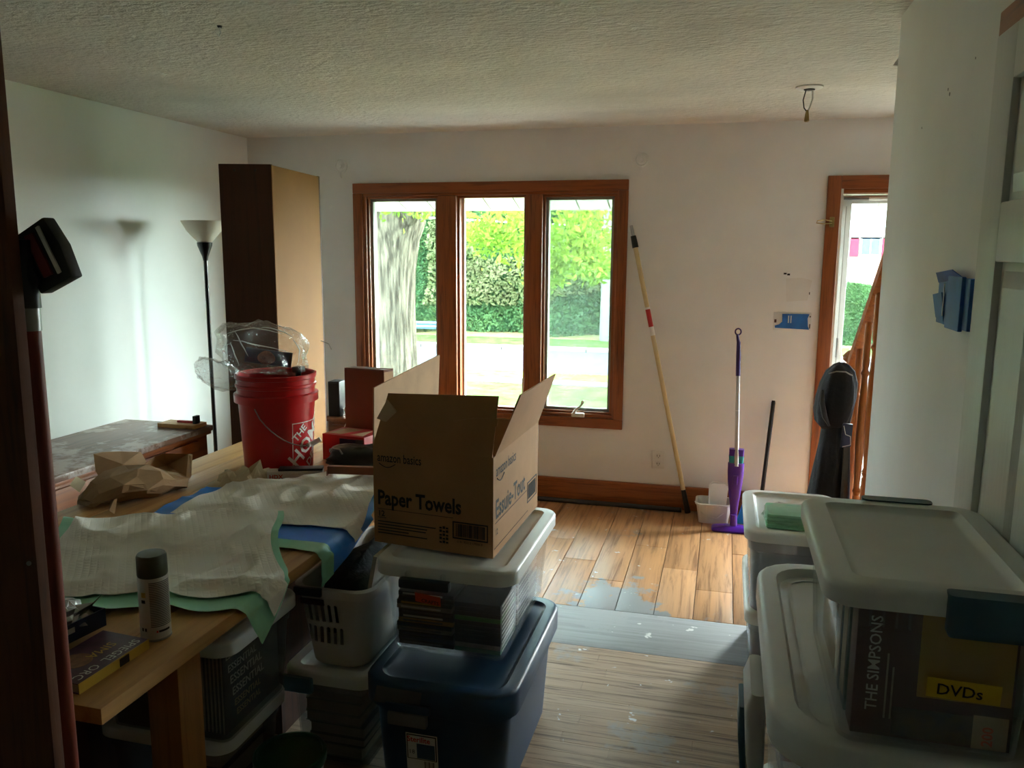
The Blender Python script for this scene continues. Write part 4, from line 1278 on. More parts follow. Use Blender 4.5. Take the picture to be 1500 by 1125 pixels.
def can_patch(a0, a1, z0, z1, n=10, k=.0340):
    mb = MB()
    for z in (z0, z1):
        for i in range(n + 1):
            a = qa + a0 + (a1 - a0) * i / n
            mb.v.append((qx + k * math.cos(a), qy + k * math.sin(a), TZ + z))
    mb.f = [(i, i + 1, n + 2 + i, n + 1 + i) for i in range(n)]
    return mb


rows = join(*[can_patch(-.30, 1.25, .036 + i * .0042, .0382 + i * .0042, 12) for i in range(26)])
obj('small_print', rows, M['labelgrey'], sc2)
obj('round_emblem', can_patch(-.88, -.55, .108, .120, 6), M['ochre'], sc2)
obj('emblem_text', can_patch(-.90, -.60, .094, .102, 6), M['ink'], sc2)
obj('red_mark', can_patch(.02, .14, .022, .027, 4), M['redink'], sc2)
obj('name_print', can_patch(.18, 1.0, .022, .027, 8), M['ink'], sc2)
obj('number_print', join(can_patch(-1.0, -.85, .026, .034, 4), can_patch(-.75, -.6, .026, .034, 4)), M['ink'], sc2)
pbk = thing('paperback', 'purple covered paperback with yellow spine on the table edge under the spray can', 'book', (-1.30, 1.38, TZ))
b0, bu, bv = Vector((-1.232, 1.268, 0)), Vector((.004, .205, 0)), Vector((-.130, .010, 0))
obj('page_block', prism(b0 + bu * .01 + bv * .01, bu * .98, bv * .98, TZ + .002, TZ + .021), M['page'], pbk)
cvr = obj('front_cover', prism(b0, bu, bv, TZ + .021, TZ + .0225), M['plum'], pbk)
obj('back_cover', prism(b0, bu, bv, TZ, TZ + .0015), M['plum'], pbk)
obj('spine', prism(b0 + Vector((.0002, 0, 0)), bu, Vector((.0015, 0, 0)), TZ, TZ + .0225), M['ochre'], pbk)
obj('spine_emblem', plate(b0 + bu * .55 + Vector((.0018, 0, TZ + .002)), bu, (0, 0, 1), .028, .018), M['ink'], pbk)
text('SPIEGEL', .030, b0 + bu * .94 + bv * .22 + Vector((0, 0, TZ + .0225)), -bu, -bv * -1 * -1, M['whiteink'], cvr, 'cover_title', align='LEFT')
text('SIMA', .034, b0 + bu * .80 + bv * .55 + Vector((0, 0, TZ + .0225)), -bu, bv * -1, M['ochre'], cvr, 'cover_title')
text('ORC', .030, b0 + bu * .36 + bv * .22 + Vector((0, 0, TZ + .0225)), -bu, bv * -1, M['whiteink'], cvr, 'cover_title')
obj('cover_picture', MB().lathe(b0.x + bu.x * .3 + bv.x * .6, b0.y + bu.y * .35 + bv.y * .6, [(.034, TZ + .0226), (.034, TZ + .0231)], 20), mat('dull_orange', '#8a5a3a', .5, var=.3, scale=50), cvr)
swb = thing('steel_wool_box', 'small dark blue box of shiny scraps on top of the purple paperback', 'box', (-1.39, 1.45, TZ))
so_, su, sv = Vector((-1.385, 1.375, 0)), Vector((.018, .13, 0)), Vector((-.12, .01, 0))
obj('box_bottom', prism(so_, su, sv, TZ + .0235, TZ + .026), M['navy'], swb)
for (p, a, b_) in ((so_, su, sv.normalized() * .003), (so_ + sv, su, sv.normalized() * -.003), (so_, su.normalized() * .003, sv), (so_ + su, su.normalized() * -.003, sv)):
    obj('box_wall', prism(p, a, b_, TZ + .0235, TZ + .066), M['navy'], swb)
obj('side_label', plate(so_ + su * .2 + Vector((.001, 0, TZ + .045)), su, (0, 0, 1), .02, .012), M['whiteink'], swb)
obj('scraps', blob(so_.x + su.x * .5 + sv.x * .5, so_.y + su.y * .5 + sv.y * .5, TZ + .062, .048, .052, .022, 21, .5, 18, 10), M['steel'], swb)
obj('dark_shard', MB().slab([so_ + su * .55 + sv * .2 + Vector((0, 0, TZ + .06)), so_ + su * .8 + sv * .25 + Vector((0, 0, TZ + .06)), so_ + su * .9 + sv * .05 + Vector((.012, 0, TZ + .105))], (.003, 0, .003)), M['olive'], swb)

# ------------------------------------------------------------------ storage bins


def make_bin(name, label, X0, X1, Y0, Y1, z0, zl, body, lid, taper=.028, rim=.035, recess=.012, rad=.055, group=None, cat='bin', lidless=False):
    cx, cy, hx, hy = (X0 + X1) / 2, (Y0 + Y1) / 2, (X1 - X0) / 2, (Y1 - Y0) / 2
    t = thing(name, label, cat, (cx, cy, z0), group)

    def L(i, z):
        return rr(cx, cy, hx - i, hy - i, max(rad - i * .7, .012), z, 6)
    zt = zl - recess - .006
    i1 = .012
    zm = z0 + (zt - z0) * .78
    im = i1 + taper * .22
    obj('body', MB().loft([L(i1 + taper + .01, z0), L(i1 + taper, z0 + .008), L(im + .006, zm), L(im, zm + .004), L(i1, zt), L(i1 + .004, zt), L(im + .0045, zm + .004), L(im + .0105, zm), L(i1 + taper + .005, z0 + .012), L(i1 + taper + .016, z0 + .007)]), body, t, smooth=35)
    if not lidless:
        a = zl - recess - .004
        obj('lid', MB().loft([L(.03, a), L(.005, a), L(.005, zl - rim), L(0, zl - rim), L(0, zl - .010), L(.004, zl - .003), L(.012, zl), L(.040, zl), L(.048, zl - recess + .002), L(.056, zl - recess)]), lid, t, smooth=40)
    t['z0'] = z0
    return t


# centre stack: blue tote, clear bin, cardboard box
TT = .405
tote = make_bin('storage_tote', 'dark blue lidded tote on the floor under the clear bin', -.99, -.522, 2.045, 2.76, 0, TT, M['tote'], M['tote'], .035, .075, .010, .085)
obj('latch', MB().box(-.895, -.775, 2.030, 2.052, .285, .325), M['grey_latch'], tote, bevel=.006)
obj('lid_notch', MB().box(-.905, -.765, 2.036, 2.046, .325, .350), M['tote'], tote, bevel=.003)
obj('tape_piece', MB().slab([(-.94, 2.0425, .345), (-.80, 2.0425, .335), (-.79, 2.0425, .392), (-.93, 2.0425, .396)], (0, -.001, 0)), M['wrap'], tote)
FY = 2.045 + .012


def tote_front(x, z):
    return Vector((x, FY + .0077 + (.035 * .78) * (1 - z / (.389 * .78)) * 1.0 + .006 - .0065, z))


lo = tote_front(-.852, .125)
lv = tote_front(-.852, .245) - lo
lab = obj('paper_label', plate(lo, (1, 0, 0), lv, .098, .122, .001, .003), M['whiteink'], tote, bevel=0)
obj('label_border', plate(lo + lv.normalized() * .036 + Vector((.003, 0, 0)), (1, 0, 0), lv, .092, .083, .0006, .0043), M['ink'], lab)
obj('label_white', plate(lo + lv.normalized() * .039 + Vector((.006, 0, 0)), (1, 0, 0), lv, .086, .077, .0006, .0052), M['whiteink'], lab)
obj('label_picture', plate(lo + lv.normalized() * .041 + Vector((.034, 0, 0)), (1, 0, 0), lv, .056, .050, .0006, .0060), mat('label_blue', '#34506f', .5), lab)
text('Sterilite', .026, lo + lv.normalized() * .096 + Vector((.005, -.0001, 0)), (1, 0, 0), lv, M['redink'], lab, bold=.02, squash=.88, off=.0066)
text('18', .02, lo + lv.normalized() * .055 + Vector((.008, 0, 0)), (1, 0, 0), lv, M['ink'], lab, off=.0066)
obj('barcode', join(*[plate(lo + lv.normalized() * .006 + Vector((.056 + i * .0042, 0, 0)), (1, 0, 0), lv, .0012 + .0014 * (i % 3 == 0), .026, .0004, .0045) for i in range(8)]), M['ink'], lab)

cbn = make_bin('clear_bin', 'clear plastic bin of disc cases under the paper towel box', -1.0, -.553, 2.175, 2.825, TT + .0105, .722, M['clear'], M['lid'], .035, .045, .010, .06)
obj('latch', MB().box(-.905, -.745, 2.150, 2.178, .652, .682), M['latch_dk'], cbn, bevel=.008)
obj('latch_hinge', join(MB().box(-.885, -.872, 2.160, 2.176, .678, .70), MB().box(-.775, -.762, 2.160, 2.176, .678, .70)), M['clear'], cbn)
zt_ = .722 - .016
zb_ = TT + .0105


def cl_front(x, z):
    t_ = (z - zb_) / (zt_ - zb_)
    return Vector((x, 2.187 + .035 * max(0, 1 - t_), z))


p0 = cl_front(-.868, .595)
lb = obj('orange_label', plate(p0, (1, -.02, -.09), cl_front(-.868, .63) - p0, .082, .030, .0008, .001), M['orange'], cbn)
text('KIDS &', .016, p0 + Vector((.006, -.001, .0165)), (1, -.02, -.09), cl_front(-.868, .63) - p0, M['ink'], lb, bold=.02, off=.0025)
text('CRAFTS', .016, p0 + Vector((.020, -.001, .001)), (1, -.02, -.09), cl_front(-.868, .63) - p0, M['ink'], lb, bold=.02, off=.0025)
cases = ['#26241f', '#3a3f47', '#1d1c1a', '#7f7a6c', '#2b2f2a', '#a7863a', '#23262e', '#32302b', '#8b8676', '#1f2a24']
cm = [mat('case_colour', c, .3, var=.25, scale=40) for c in cases]
z = zb_ + .014
k = 0
ORD = ['bottom', 'second', 'third', 'fourth', 'fifth', 'sixth', 'seventh', 'eighth', 'ninth', 'tenth', 'eleventh', 'twelfth', 'thirteenth', 'fourteenth']


def nth(k, what):
    return ('lowest' if k == 0 else ORD[k] + ' from lowest') + ' ' + what


GA = 'disc cases lying in the left stack of the clear bin'
while z < .60:
    h = .0145
    dx = rnd(-.004, .004)
    c = tag(obj('disc_case', MB().box(-.945 + dx, -.765 + dx, 2.243, 2.365, z, z + h - .0008), cm[k % len(cm)], bevel=.001), nth(k, 'flat disc case of the stack behind the orange label'), 'disc case', GA)
    obj('spine_label', MB().box(-.93 + dx, -.80 + dx, 2.2422, 2.243, z + .004, z + .010), random.choice([M['whiteink'], M['labelgrey'], M['ochre'], M['navy']]), c)
    z += h
    k += 1
z = zb_ + .014
GB = 'disc cases lying in the right stack of the clear bin'
cols_b = [mat('case_colour', c, .3, var=.2, scale=40) for c in ('#3f6b52', '#8a8276', '#2a1f1c', '#1b1a18', '#22201c', '#1d1d1f', '#1b1a18', '#3d7a35', '#1c1c1a', '#22262c', '#2a3038')]
for k in range(11):
    c = tag(obj('disc_case', MB().box(-.758, -.612, 2.243, 2.43, z, z + .0138), cols_b[k], bevel=.001), nth(k, 'flat disc case of the dark stack beside the orange label'), 'disc case', GB)
    obj('spine_label', MB().box(-.6118, -.611, 2.26, 2.40, z + .004, z + .009), M['whiteink'], c)
    z += .0145
GC = 'disc cases lying at the window end of the clear bin'
pale = [mat('pale_case', c, .5, var=.1, scale=30) for c in ('#d8cfc8', '#c9bdb8', '#dcd6cf', '#b8a9a6')]
z = zb_ + .014
for k in range(13):
    c = tag(obj('disc_case', MB().box(-.80, -.612 + rnd(-.003, .0), 2.455, 2.735, z, z + .0122), pale[k % 4], bevel=.001), nth(k, 'pale flat case of the stack nearest the window'), 'disc case', GC)
    obj('spine_label', MB().box(-.6118, -.611, 2.47, 2.60, z + .004, z + .008), M['labelgrey'], c)
    z += .0145

# cardboard box
BZ = .7225
Aq, Bq, Cq, Dq = Vector((-1.055, 2.325, BZ)), Vector((-.646, 2.278, BZ)), Vector((-.634, 2.830, BZ)), Vector((-1.040, 2.875, BZ))
BH = .315
UPZ = Vector((0, 0, 1))
cb = thing('paper_towel_box', 'open brown cardboard box printed Paper Towels on top of the clear bin', 'box', (-.84, 2.57, BZ))
t_ = .005


def panel(a, b_, z0, z1, inward):
    return MB().slab([a + UPZ * z0, b_ + UPZ * z0, b_ + UPZ * z1, a + UPZ * z1], inward)


obj('front_panel', panel(Aq, Bq, 0, BH, (0, t_, 0)), M['card'], cb)
obj('side_panel', panel(Bq, Cq, 0, BH, (-t_, 0, 0)), M['card'], cb)
obj('back_panel', panel(Cq, Dq, 0, BH, (0, -t_, 0)), M['card'], cb)
obj('side_panel', panel(Dq, Aq, 0, BH, (t_, 0, 0)), M['card'], cb)
obj('bottom_panel', MB().slab([Aq + Vector((.006, .006, 0)), Bq + Vector((-.006, .006, 0)), Cq + Vector((-.006, -.006, 0)), Dq + Vector((.006, -.006, 0))], (0, 0, .005)), M['card'], cb)
top = UPZ * BH
fA, fB = Aq + top, Bq + top
ff = obj('front_flap', MB().slab([fA, fB + Vector((-.004, 0, 0)), fB + Vector((.012, .012, .185)), fA + Vector((.050, .012, .168))], (0, .005, 0)), M['card'], cb)
rf = obj('right_flap', MB().slab([Bq + top + Vector((0, .02, 0)), Cq + top, Cq + top + Vector((.062, .0, .178)), Bq + top + Vector((.075, .035, .188))], (-.005, 0, .001)), M['card'], cb)
obj('left_flap', MB().slab([Dq + top, Aq + top, Aq + top + Vector((.004, .0, .185)), Dq + top + Vector((.01, 0, .225))], (.005, 0, 0)), M['card_in'], cb)
obj('back_flap', MB().slab([Cq + top, Dq + top, Dq + top + Vector((.0, .014, -.2)), Cq + top + Vector((-.004, .014, -.2))], (0, .003, .004)), M['card'], cb)
# torn surface patches and peeled tape on the front flap
fu_ = (fB - fA).normalized()
fup = (Vector((.012, .012, .185))).normalized()


def fpt(a, h):
    return fA + fu_ * a + Vector((.03 * h / .18, .012 * h / .18, h))


obj('torn_patch', MB().slab([fpt(.255, .045), fpt(.305, .045), fpt(.36, .085), fpt(.405, .095), fpt(.405, .118), fpt(.33, .115), fpt(.26, .10)], (0, -.0025, 0)), M['card'], ff)
obj('torn_patch', MB().slab([fpt(.085, .03), fpt(.115, .032), fpt(.14, .055), fpt(.10, .075), (fpt(.085, .06))], (0, -.0025, 0)), M['card'], ff)
obj('peeled_tape', MB().slab([fpt(.0, .09), fpt(.035, .082), fpt(.065, .115), fpt(.025, .15)], (0, -.006, -.002)), M['card_in'], ff)
# crease on the right flap
rA = Bq + top
obj('crease', MB().tube([rA + Vector((.02, .20, .055)), rA + Vector((.036, .19, .09)), rA + Vector((.045, .155, .115))], .0015, 5), M['kraft'], rf)
# printing, front face
fu = (Bq - Aq).normalized()
fo = Aq.copy()


def fp(a, h):
    return fo + fu * a + UPZ * h


text('amazon basics', .040, fp(.016, .268), fu, UPZ, M['ink'], cb, bold=.012, squash=.68)
arc = [fp(.022 + .058 * i / 10, .262 - .012 * math.sin(PI * i / 10)) + Vector((0, -.002, 0)) for i in range(11)]
obj('smile_arrow', MB().tube(arc, .0014, 5), M['ink'], cb)
text('Paper Towels', .066, fp(.014, .128), fu, UPZ, M['ink'], cb, bold=.028, squash=.80)
obj('rule_line', plate(fp(.014, .112), fu, UPZ, .265, .0014), M['ink'], cb)
text('12', .026, fp(.014, .089), fu, UPZ, M['ink'], cb, bold=.02)
lines = [plate(fp(.014, .083), fu, UPZ, .03, .0018)]
for i, w in enumerate((.205, .175, .17, .11, .175)):
    lines.append(plate(fp(.014, .070 - i * .0095), fu, UPZ, w, .0032))
obj('small_print', join(*lines), M['ink'], cb)
fr_ = [plate(fp(.228, .0), fu, UPZ, .001, .001)]
obj('recycling_mark', join(*[plate(fp(.232 + (i % 3) * .011, .028 + (i // 3) * .0115), fu, UPZ, .008, .005 + .003 * (i % 2)) for i in range(15)]), M['ink'], cb)
obj('print_border', join(plate(fp(.277, .048), fu, UPZ, .118, .004), plate(fp(.277, .099), fu, UPZ, .118, .004), plate(fp(.277, .048), fu, UPZ, .0035, .055), plate(fp(.3915, .048), fu, UPZ, .0035, .055)), M['ink'], cb)
bars = []
x_ = .288
while x_ < .382:
    w = random.choice([.0012, .0012, .0022, .0032])
    bars.append(plate(fp(x_, .056), fu, UPZ, w, .040))
    x_ += w + random.choice([.0012, .0018, .0026])
obj('barcode', join(*bars), M['ink'], cb)
text('0 41 95013 17056 0', .0105, fp(.292, .036), fu, UPZ, M['ink'], cb)
# printing, right face
su_ = (Cq - Bq).normalized()


def sp_(a, h):
    return Bq + su_ * a + UPZ * h


text('amazon basics', .050, sp_(.025, .250), su_, UPZ, M['ink'], cb, bold=.012, squash=.78)
arc = [sp_(.035 + .075 * i / 10, .243 - .014 * math.sin(PI * i / 10)) + Vector((.002, 0, 0)) for i in range(11)]
obj('smile_arrow', MB().tube(arc, .0015, 5), M['ink'], cb)
text('Essuie-Tout', .084, sp_(.020, .118), su_, UPZ, M['ink'], cb, bold=.02, squash=.86)
obj('rule_line', join(plate(sp_(.02, .104), su_, UPZ, .37, .0016), plate(sp_(.01, .026), su_, UPZ, .40, .0012)), M['ink'], cb)
text('12', .026, sp_(.02, .066), su_, UPZ, M['ink'], cb, bold=.02)
obj('print_border', join(plate(sp_(.40, .055), su_, UPZ, .13, .004), plate(sp_(.40, .125), su_, UPZ, .13, .004), plate(sp_(.40, .055), su_, UPZ, .004, .074), plate(sp_(.526, .055), su_, UPZ, .004, .074)), M['ink'], cb)
obj('barcode', join(*[plate(sp_(.415 + i * .0085, .066), su_, UPZ, .004, .052) for i in range(12)]), M['ink'], cb)

# laundry basket on a white lidded bin of books
wbn = make_bin('book_bin', 'milky bin of pale books under the white laundry basket', -1.315, -1.005, 2.16, 2.72, 0, .335, M['dusk'], M['lid'], .025, .04, .010, .055)
obj('latch', MB().box(-1.312, -1.20, 2.145, 2.166, .265, .318), M['latch_teal'], wbn, bevel=.008)
z = .016
for k, (h, cc) in enumerate(((.045, '#8b877c'), (.03, '#6d6a63'), (.04, '#7d7a70'), (.035, '#a39e90'), (.045, '#9c988b'), (.03, '#aaa698'))):
    bkk = thing('stored_book', nth(k, 'pale hardback of the stack inside the milky bin'), 'book', (-1.16, 2.3, z), 'books in the milky bin')
    off_ = rnd(-.008, .008)
    obj('page_block', MB().box(-1.253 + off_, -1.067 + off_, 2.222, 2.42, z + .003, z + h - .004), M['page'], bkk)
    obj('cover', join(MB().box(-1.256 + off_, -1.064 + off_, 2.219, 2.423, z, z + .003), MB().box(-1.256 + off_, -1.064 + off_, 2.219, 2.423, z + h - .004, z + h - .001)), mat('book_cloth', cc, .6), bkk)
    z += h

lb_ = thing('laundry_basket', 'white slotted laundry basket standing on the milky bin', 'basket', (-1.14, 2.42, .335))
bX0, bX1, bY0, bY1 = -1.285, -1.008, 2.175, 2.80
bcx, bcy, bhx, bhy = (bX0 + bX1) / 2, (bY0 + bY1) / 2, (bX1 - bX0) / 2, (bY1 - bY0) / 2
bz0, bz1 = .3355, .605


def BL(i, z):
    return rr(bcx, bcy, bhx - i, bhy - i, .06, z, 6)


obj('body', MB().loft([BL(.045, bz0), BL(.040, bz0 + .006), BL(.012, bz1 - .03), BL(.010, bz1 - .028), BL(.0, bz1 - .026), BL(0, bz1), BL(.012, bz1 + .004), BL(.016, bz1), BL(.016, bz1 - .03), BL(.044, bz0 + .010)]), M['basket'], lb_, smooth=35)


def bface(x, z):
    t_ = (z - bz0 - .006) / (bz1 - .036 - bz0)
    return Vector((x, bY0 + .040 + (.012 - .040) * t_ - .0002, z))


cut = MB()
for rw_ in range(2):
    for i in range(6):
        xa = -1.248 + i * .0225 + rw_ * .009
        za = .49 - rw_ * .075
        h = .058 if rw_ == 0 else .055
        p = bface(xa, za)
        q = bface(xa - .006 * (1 - 2 * rw_) * .5, za + h)
        P5 = [p, p + Vector((.012, 0, 0)), q + Vector((.012, 0, 0)), q + Vector((.006, 0, .004)), q]
        cut.slab([v + Vector((0, -.02, 0)) for v in P5], (0, .045, 0))
body_ = [c_ for c_ in lb_.children if c_.name.startswith('body')][0]
cutter = obj('cutter', cut, None)
for o_ in (body_, cutter):
    bm = bmesh.new()
    bm.from_mesh(o_.data)
    bmesh.ops.recalc_face_normals(bm, faces=bm.faces)
    bm.to_mesh(o_.data)
    bm.free()
md = body_.modifiers.new('slots', 'BOOLEAN')
md.operation = 'DIFFERENCE'
md.solver = 'EXACT'
md.object = cutter
bpy.context.view_layer.update()
cutme = bpy.data.meshes.new_from_object(body_.evaluated_get(bpy.context.evaluated_depsgraph_get()))
body_.modifiers.clear()
body_.data = cutme
bpy.data.objects.remove(cutter)
obj('handle_slot', MB().slab([bface(-1.245, .572 - .02) + Vector((0, -.006, 0)), bface(-1.165, .572 - .02) + Vector((0, -.006, 0)), bface(-1.165, .572) + Vector((0, -.008, 0)), bface(-1.245, .572) + Vector((0, -.008, 0))], (0, -.004, 0)), M['maroon'], lb_)
obj('handle_grip', MB().box(-1.262, -1.168, bY0 - .010, bY0 + .006, bz1 - .022, bz1 + .006), M['latch_dk'], lb_, bevel=.005)
lc = thing('dark_laundry', 'heap of dark cloth filling the white laundry basket', 'cloth', (-1.15, 2.5, .4))
obj('cloth_heap', blob(-1.158, 2.49, .515, .075, .25, .115, 31, .12, 30, 16), M['coat'], lc, smooth=60)
wp = thing('white_magazine', 'pale magazine poking up at the edge of the laundry basket', 'magazine', (-1.03, 2.3, .5))
obj('page_block', MB().slab([(-1.055, 2.25, .50), (-1.052, 2.45, .50), (-1.012, 2.45, .705), (-1.015, 2.25, .70)], (-.012, 0, .002)), M['page'], wp)
obj('cover', MB().slab([(-1.0535, 2.249, .50), (-1.0505, 2.451, .50), (-1.0105, 2.451, .707), (-1.0135, 2.249, .702)], (-.001, 0, 0)), M['whiteink'], wp)

# green lidded pail
gb = thing('paint_pail', 'small white pail with dark green lid on the floor beside the table leg', 'pail', (-1.15, 1.93, 0))
gx, gy = -1.145, 1.915
obj('pail_body', MB().lathe(gx, gy, [(.078, 0), (.082, .004), (.094, .195), (.098, .197), (.098, .21), (.09, .211)], 36), M['white'], gb, smooth=35)
obj('lid', MB().lathe(gx, gy, [(.101, .200), (.103, .206), (.103, .226), (.098, .230), (.092, .230), (.090, .222), (.02, .221)], 36), M['green_lid'], gb, smooth=35)
obj('pull_tab', MB().box(gx + .06, gx + .10, gy - .095, gy - .075, .198, .212), M['green_lid'], gb, bevel=.004)
obj('wire_handle', MB().tube([(gx + .098, gy - .02, .19), (gx + .085, gy - .08, .13), (gx, gy - .112, .11), (gx - .085, gy - .07, .13), (gx - .1, gy, .19)], .002, 6), M['steel'], gb, smooth=60)

# two bins under the table
ub1 = make_bin('magazine_bin', 'clear bin of upright magazines under the table, lower of two', -1.70, -1.265, 1.79, 2.138, 0, .305, M['dusk'], M['lid'], .028, .04, .010, .055)
ub2 = make_bin('magazine_bin', 'clear bin of dark magazines under the table, upper of two', -1.67, -1.215, 1.745, 2.138, .307, .622, M['dusk'], M['lid'], .028, .04, .010, .055)
mag_m = mat('charcoal_cover', '#4a4d57', .5, var=.25, scale=12)
for k in range(9):
    xa = -1.275 - k * .012
    mg = thing('stored_magazine', '%s dark magazine from the pail side in the upper bin under the table' % ('first' if k == 0 else ORD[k]), 'magazine', (xa, 2.0, .32), 'magazines in the upper bin')
    obj('page_block', MB().slab([(xa - .003, 1.81, .324), (xa - .003, 2.085, .324), (xa - .003, 2.085, .570 - k * .002), (xa - .003, 1.81, .570 - k * .002)], (-.007, 0, 0)), M['page'], mg)
    cv_ = obj('cover', MB().slab([(xa, 1.808, .323), (xa, 2.087, .323), (xa, 2.087, .572 - k * .002), (xa, 1.808, .572 - k * .002)], (-.003, 0, 0)), mag_m if k == 0 else M['labelgrey'], mg)
    if k == 0:
        for q_, (s_, zz, sz) in enumerate((('ESSENTIAL', .535, .026), ('ESSENTIAL', .495, .030), ('ESSENTIAL', .458, .034), ('ESSENTIAL', .420, .034), ('ESSENTIAL', .385, .028), ('ESSENTIAL', .355, .026))):
            text(s_, sz, (xa, 1.82 + .008 * q_, zz), (0, 1, 0), (0, 0, 1), M['tanpaper'] if q_ > 3 else M['whiteink'], cv_, 'cover_title', bold=.015)
for k in range(3):
    bkk = thing('stored_book', nth(k, 'dark book in the lower clear bin under the table'), 'book', (-1.4, 2.0, .02 + .07 * k), 'books in the lower bin')
    obj('page_block', MB().box(-1.52, -1.335, 1.86, 2.08, .022 + .078 * k, .085 + .078 * k), M['page'], bkk)
    obj('cover', join(MB().box(-1.525, -1.33, 1.855, 2.085, .018 + .078 * k, .022 + .078 * k), MB().box(-1.525, -1.33, 1.855, 2.085, .085 + .078 * k, .089 + .078 * k)), random.choice([M['navy'], M['cab_dark'], M['labelgrey']]), bkk)

# dark boxes added to darken the space under the table, in place of clutter
for (nm, x0, x1, y0_, y1_, h, lab) in (('near', -2.13, -1.725, 1.50, 2.10, .52, 'dark brown box added to darken the floor under the near end of the table'), ('far', -2.10, -1.40, 2.30, 2.95, .46, 'wide dark brown box added to darken the floor under the far end of the table')):
    t = thing('dark_filler_box', lab, 'carton', ((x0 + x1) / 2, (y0_ + y1_) / 2, 0))
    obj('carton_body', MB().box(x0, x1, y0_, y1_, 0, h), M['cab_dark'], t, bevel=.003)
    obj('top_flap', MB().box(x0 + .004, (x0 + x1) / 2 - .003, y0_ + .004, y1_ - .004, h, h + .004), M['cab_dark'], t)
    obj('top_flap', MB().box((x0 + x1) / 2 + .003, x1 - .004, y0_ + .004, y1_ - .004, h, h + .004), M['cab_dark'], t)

# right hand stacks: lower milky bins behind, big lidded bins in front
rb1 = make_bin('floor_bin', 'milky bin on the floor under the bin with green cloths', .125, .48, 2.98, 3.62, 0, .335, M['milky'], M['lid_milk'], .02, .05, .012, .05)
rb2 = make_bin('cloth_bin', 'milky bin with white lid carrying wrapped green cloths', .108, .475, 2.955, 3.52, .3355, .655, M['milky'], M['lid_milk'], .022, .04, .012, .06)
obj('green_sticker', plate((.236, 2.9785, .478), (1, 0, 0), (0, 0, 1), .10, .022, .001, .0), M['green'], rb2)
gc = thing('wrapped_cloths', 'cellophane pack of folded green cloths on a white bin lid', 'cloth', (.27, 3.1, .645))
for k in range(4):
    obj('folded_cloth', MB().loft([rr(.285 + .004 * (k % 2), 3.11, .098, .075, .012, .6455 + k * .0135), rr(.285, 3.11, .101, .078, .014, .651 + k * .0135), rr(.285, 3.11, .098, .075, .012, .6585 + k * .0135)]), M['mintcloth'], gc, smooth=50)
obj('cellophane', blob(.285, 3.11, .682, .112, .085, .029, 44, .10, 30, 12), M['wrap'], gc, smooth=40)

# second stack: two big bins in front of the stub wall
LZ = .932
db1 = make_bin('bottom_bin', 'large clear bin on the floor at the foot of the right hand stack', .125, .475, 1.24, 1.88, 0, .46, M['dusk'], M['lid'], .03, .045, .012, .06)
db2 = make_bin('large_bin', 'large clear bin with wide white lid in the middle of the right hand stack', .098, .485, 1.185, 1.93, .4605, LZ, M['dusk'], M['lid'], .035, .055, .020, .10)
obj('recess_wall', MB().loft([rr(.2915, 1.5575, .133, .31, .05, LZ - .0215), rr(.2915, 1.5575, .127, .304, .045, LZ - .0215), rr(.2915, 1.5575, .123, .30, .045, LZ - .016), rr(.2915, 1.5575, .129, .306, .05, LZ - .016)], False, False), M['lid'], db2)
wing = obj('latch', MB().loft([rr(.098, 1.50, .010, .075, .008, .66), rr(.090, 1.50, .016, .082, .010, .74), rr(.086, 1.50, .018, .085, .012, .83), rr(.090, 1.50, .012, .080, .010, .862)]), M['lid'], db2, smooth=50)
obj('latch_pull', MB().loft([rr(.074, 1.53, .006, .045, .005, .665), rr(.068, 1.53, .007, .048, .006, .74), rr(.067, 1.53, .006, .045, .005, .80)]), M['latch_teal'], wing, smooth=50)
obj('yellow_label', plate((.175, 1.203, .845), (1, 0, -.1), (0, -.05, 1), .075, .028, .001, .002), M['ochre'], db2)
for k, (cc, x0_, x1_) in enumerate((('#2a2230', .16, .21), ('#6b1826', .212, .275), ('#2c4a3a', .277, .315), ('#2b2430', .317, .36), ('#701a2a', .362, .41))):
    t = thing('boxed_set', 'upright boxed set with %s spine inside the large bin of the right hand stack' % ('black', 'crimson', 'green', 'dark violet', 'red')[k], 'disc case', ((x0_ + x1_) / 2, 1.3, .48), 'boxed sets in the large bin')
    obj('slipcase', MB().box(x0_ * .88 + .036, x1_ * .88 + .034, 1.262, 1.40, .475, .83), mat('slipcase', cc, .45, var=.2, scale=30), t, bevel=.001)
    obj('spine_label', MB().box(x0_ * .88 + .044, x1_ * .88 + .026, 1.261, 1.262, .60, .78), M['tanpaper'], t)
for k in range(4):
    t = thing('boxed_set', '%s maroon boxed set from the window side in the bottom bin' % ('first' if k == 0 else ORD[k]), 'disc case', (.2 + k * .06, 1.4, .02), 'boxed sets in the bottom bin')
    obj('slipcase', MB().box(.185 + k * .055, .236 + k * .055, 1.32, 1.48, .018, .30), M['maroon'], t, bevel=.001)
    obj('spine_label', MB().box(.195 + k * .055, .226 + k * .055, 1.319, 1.32, .08, .22), M['tanpaper'], t)

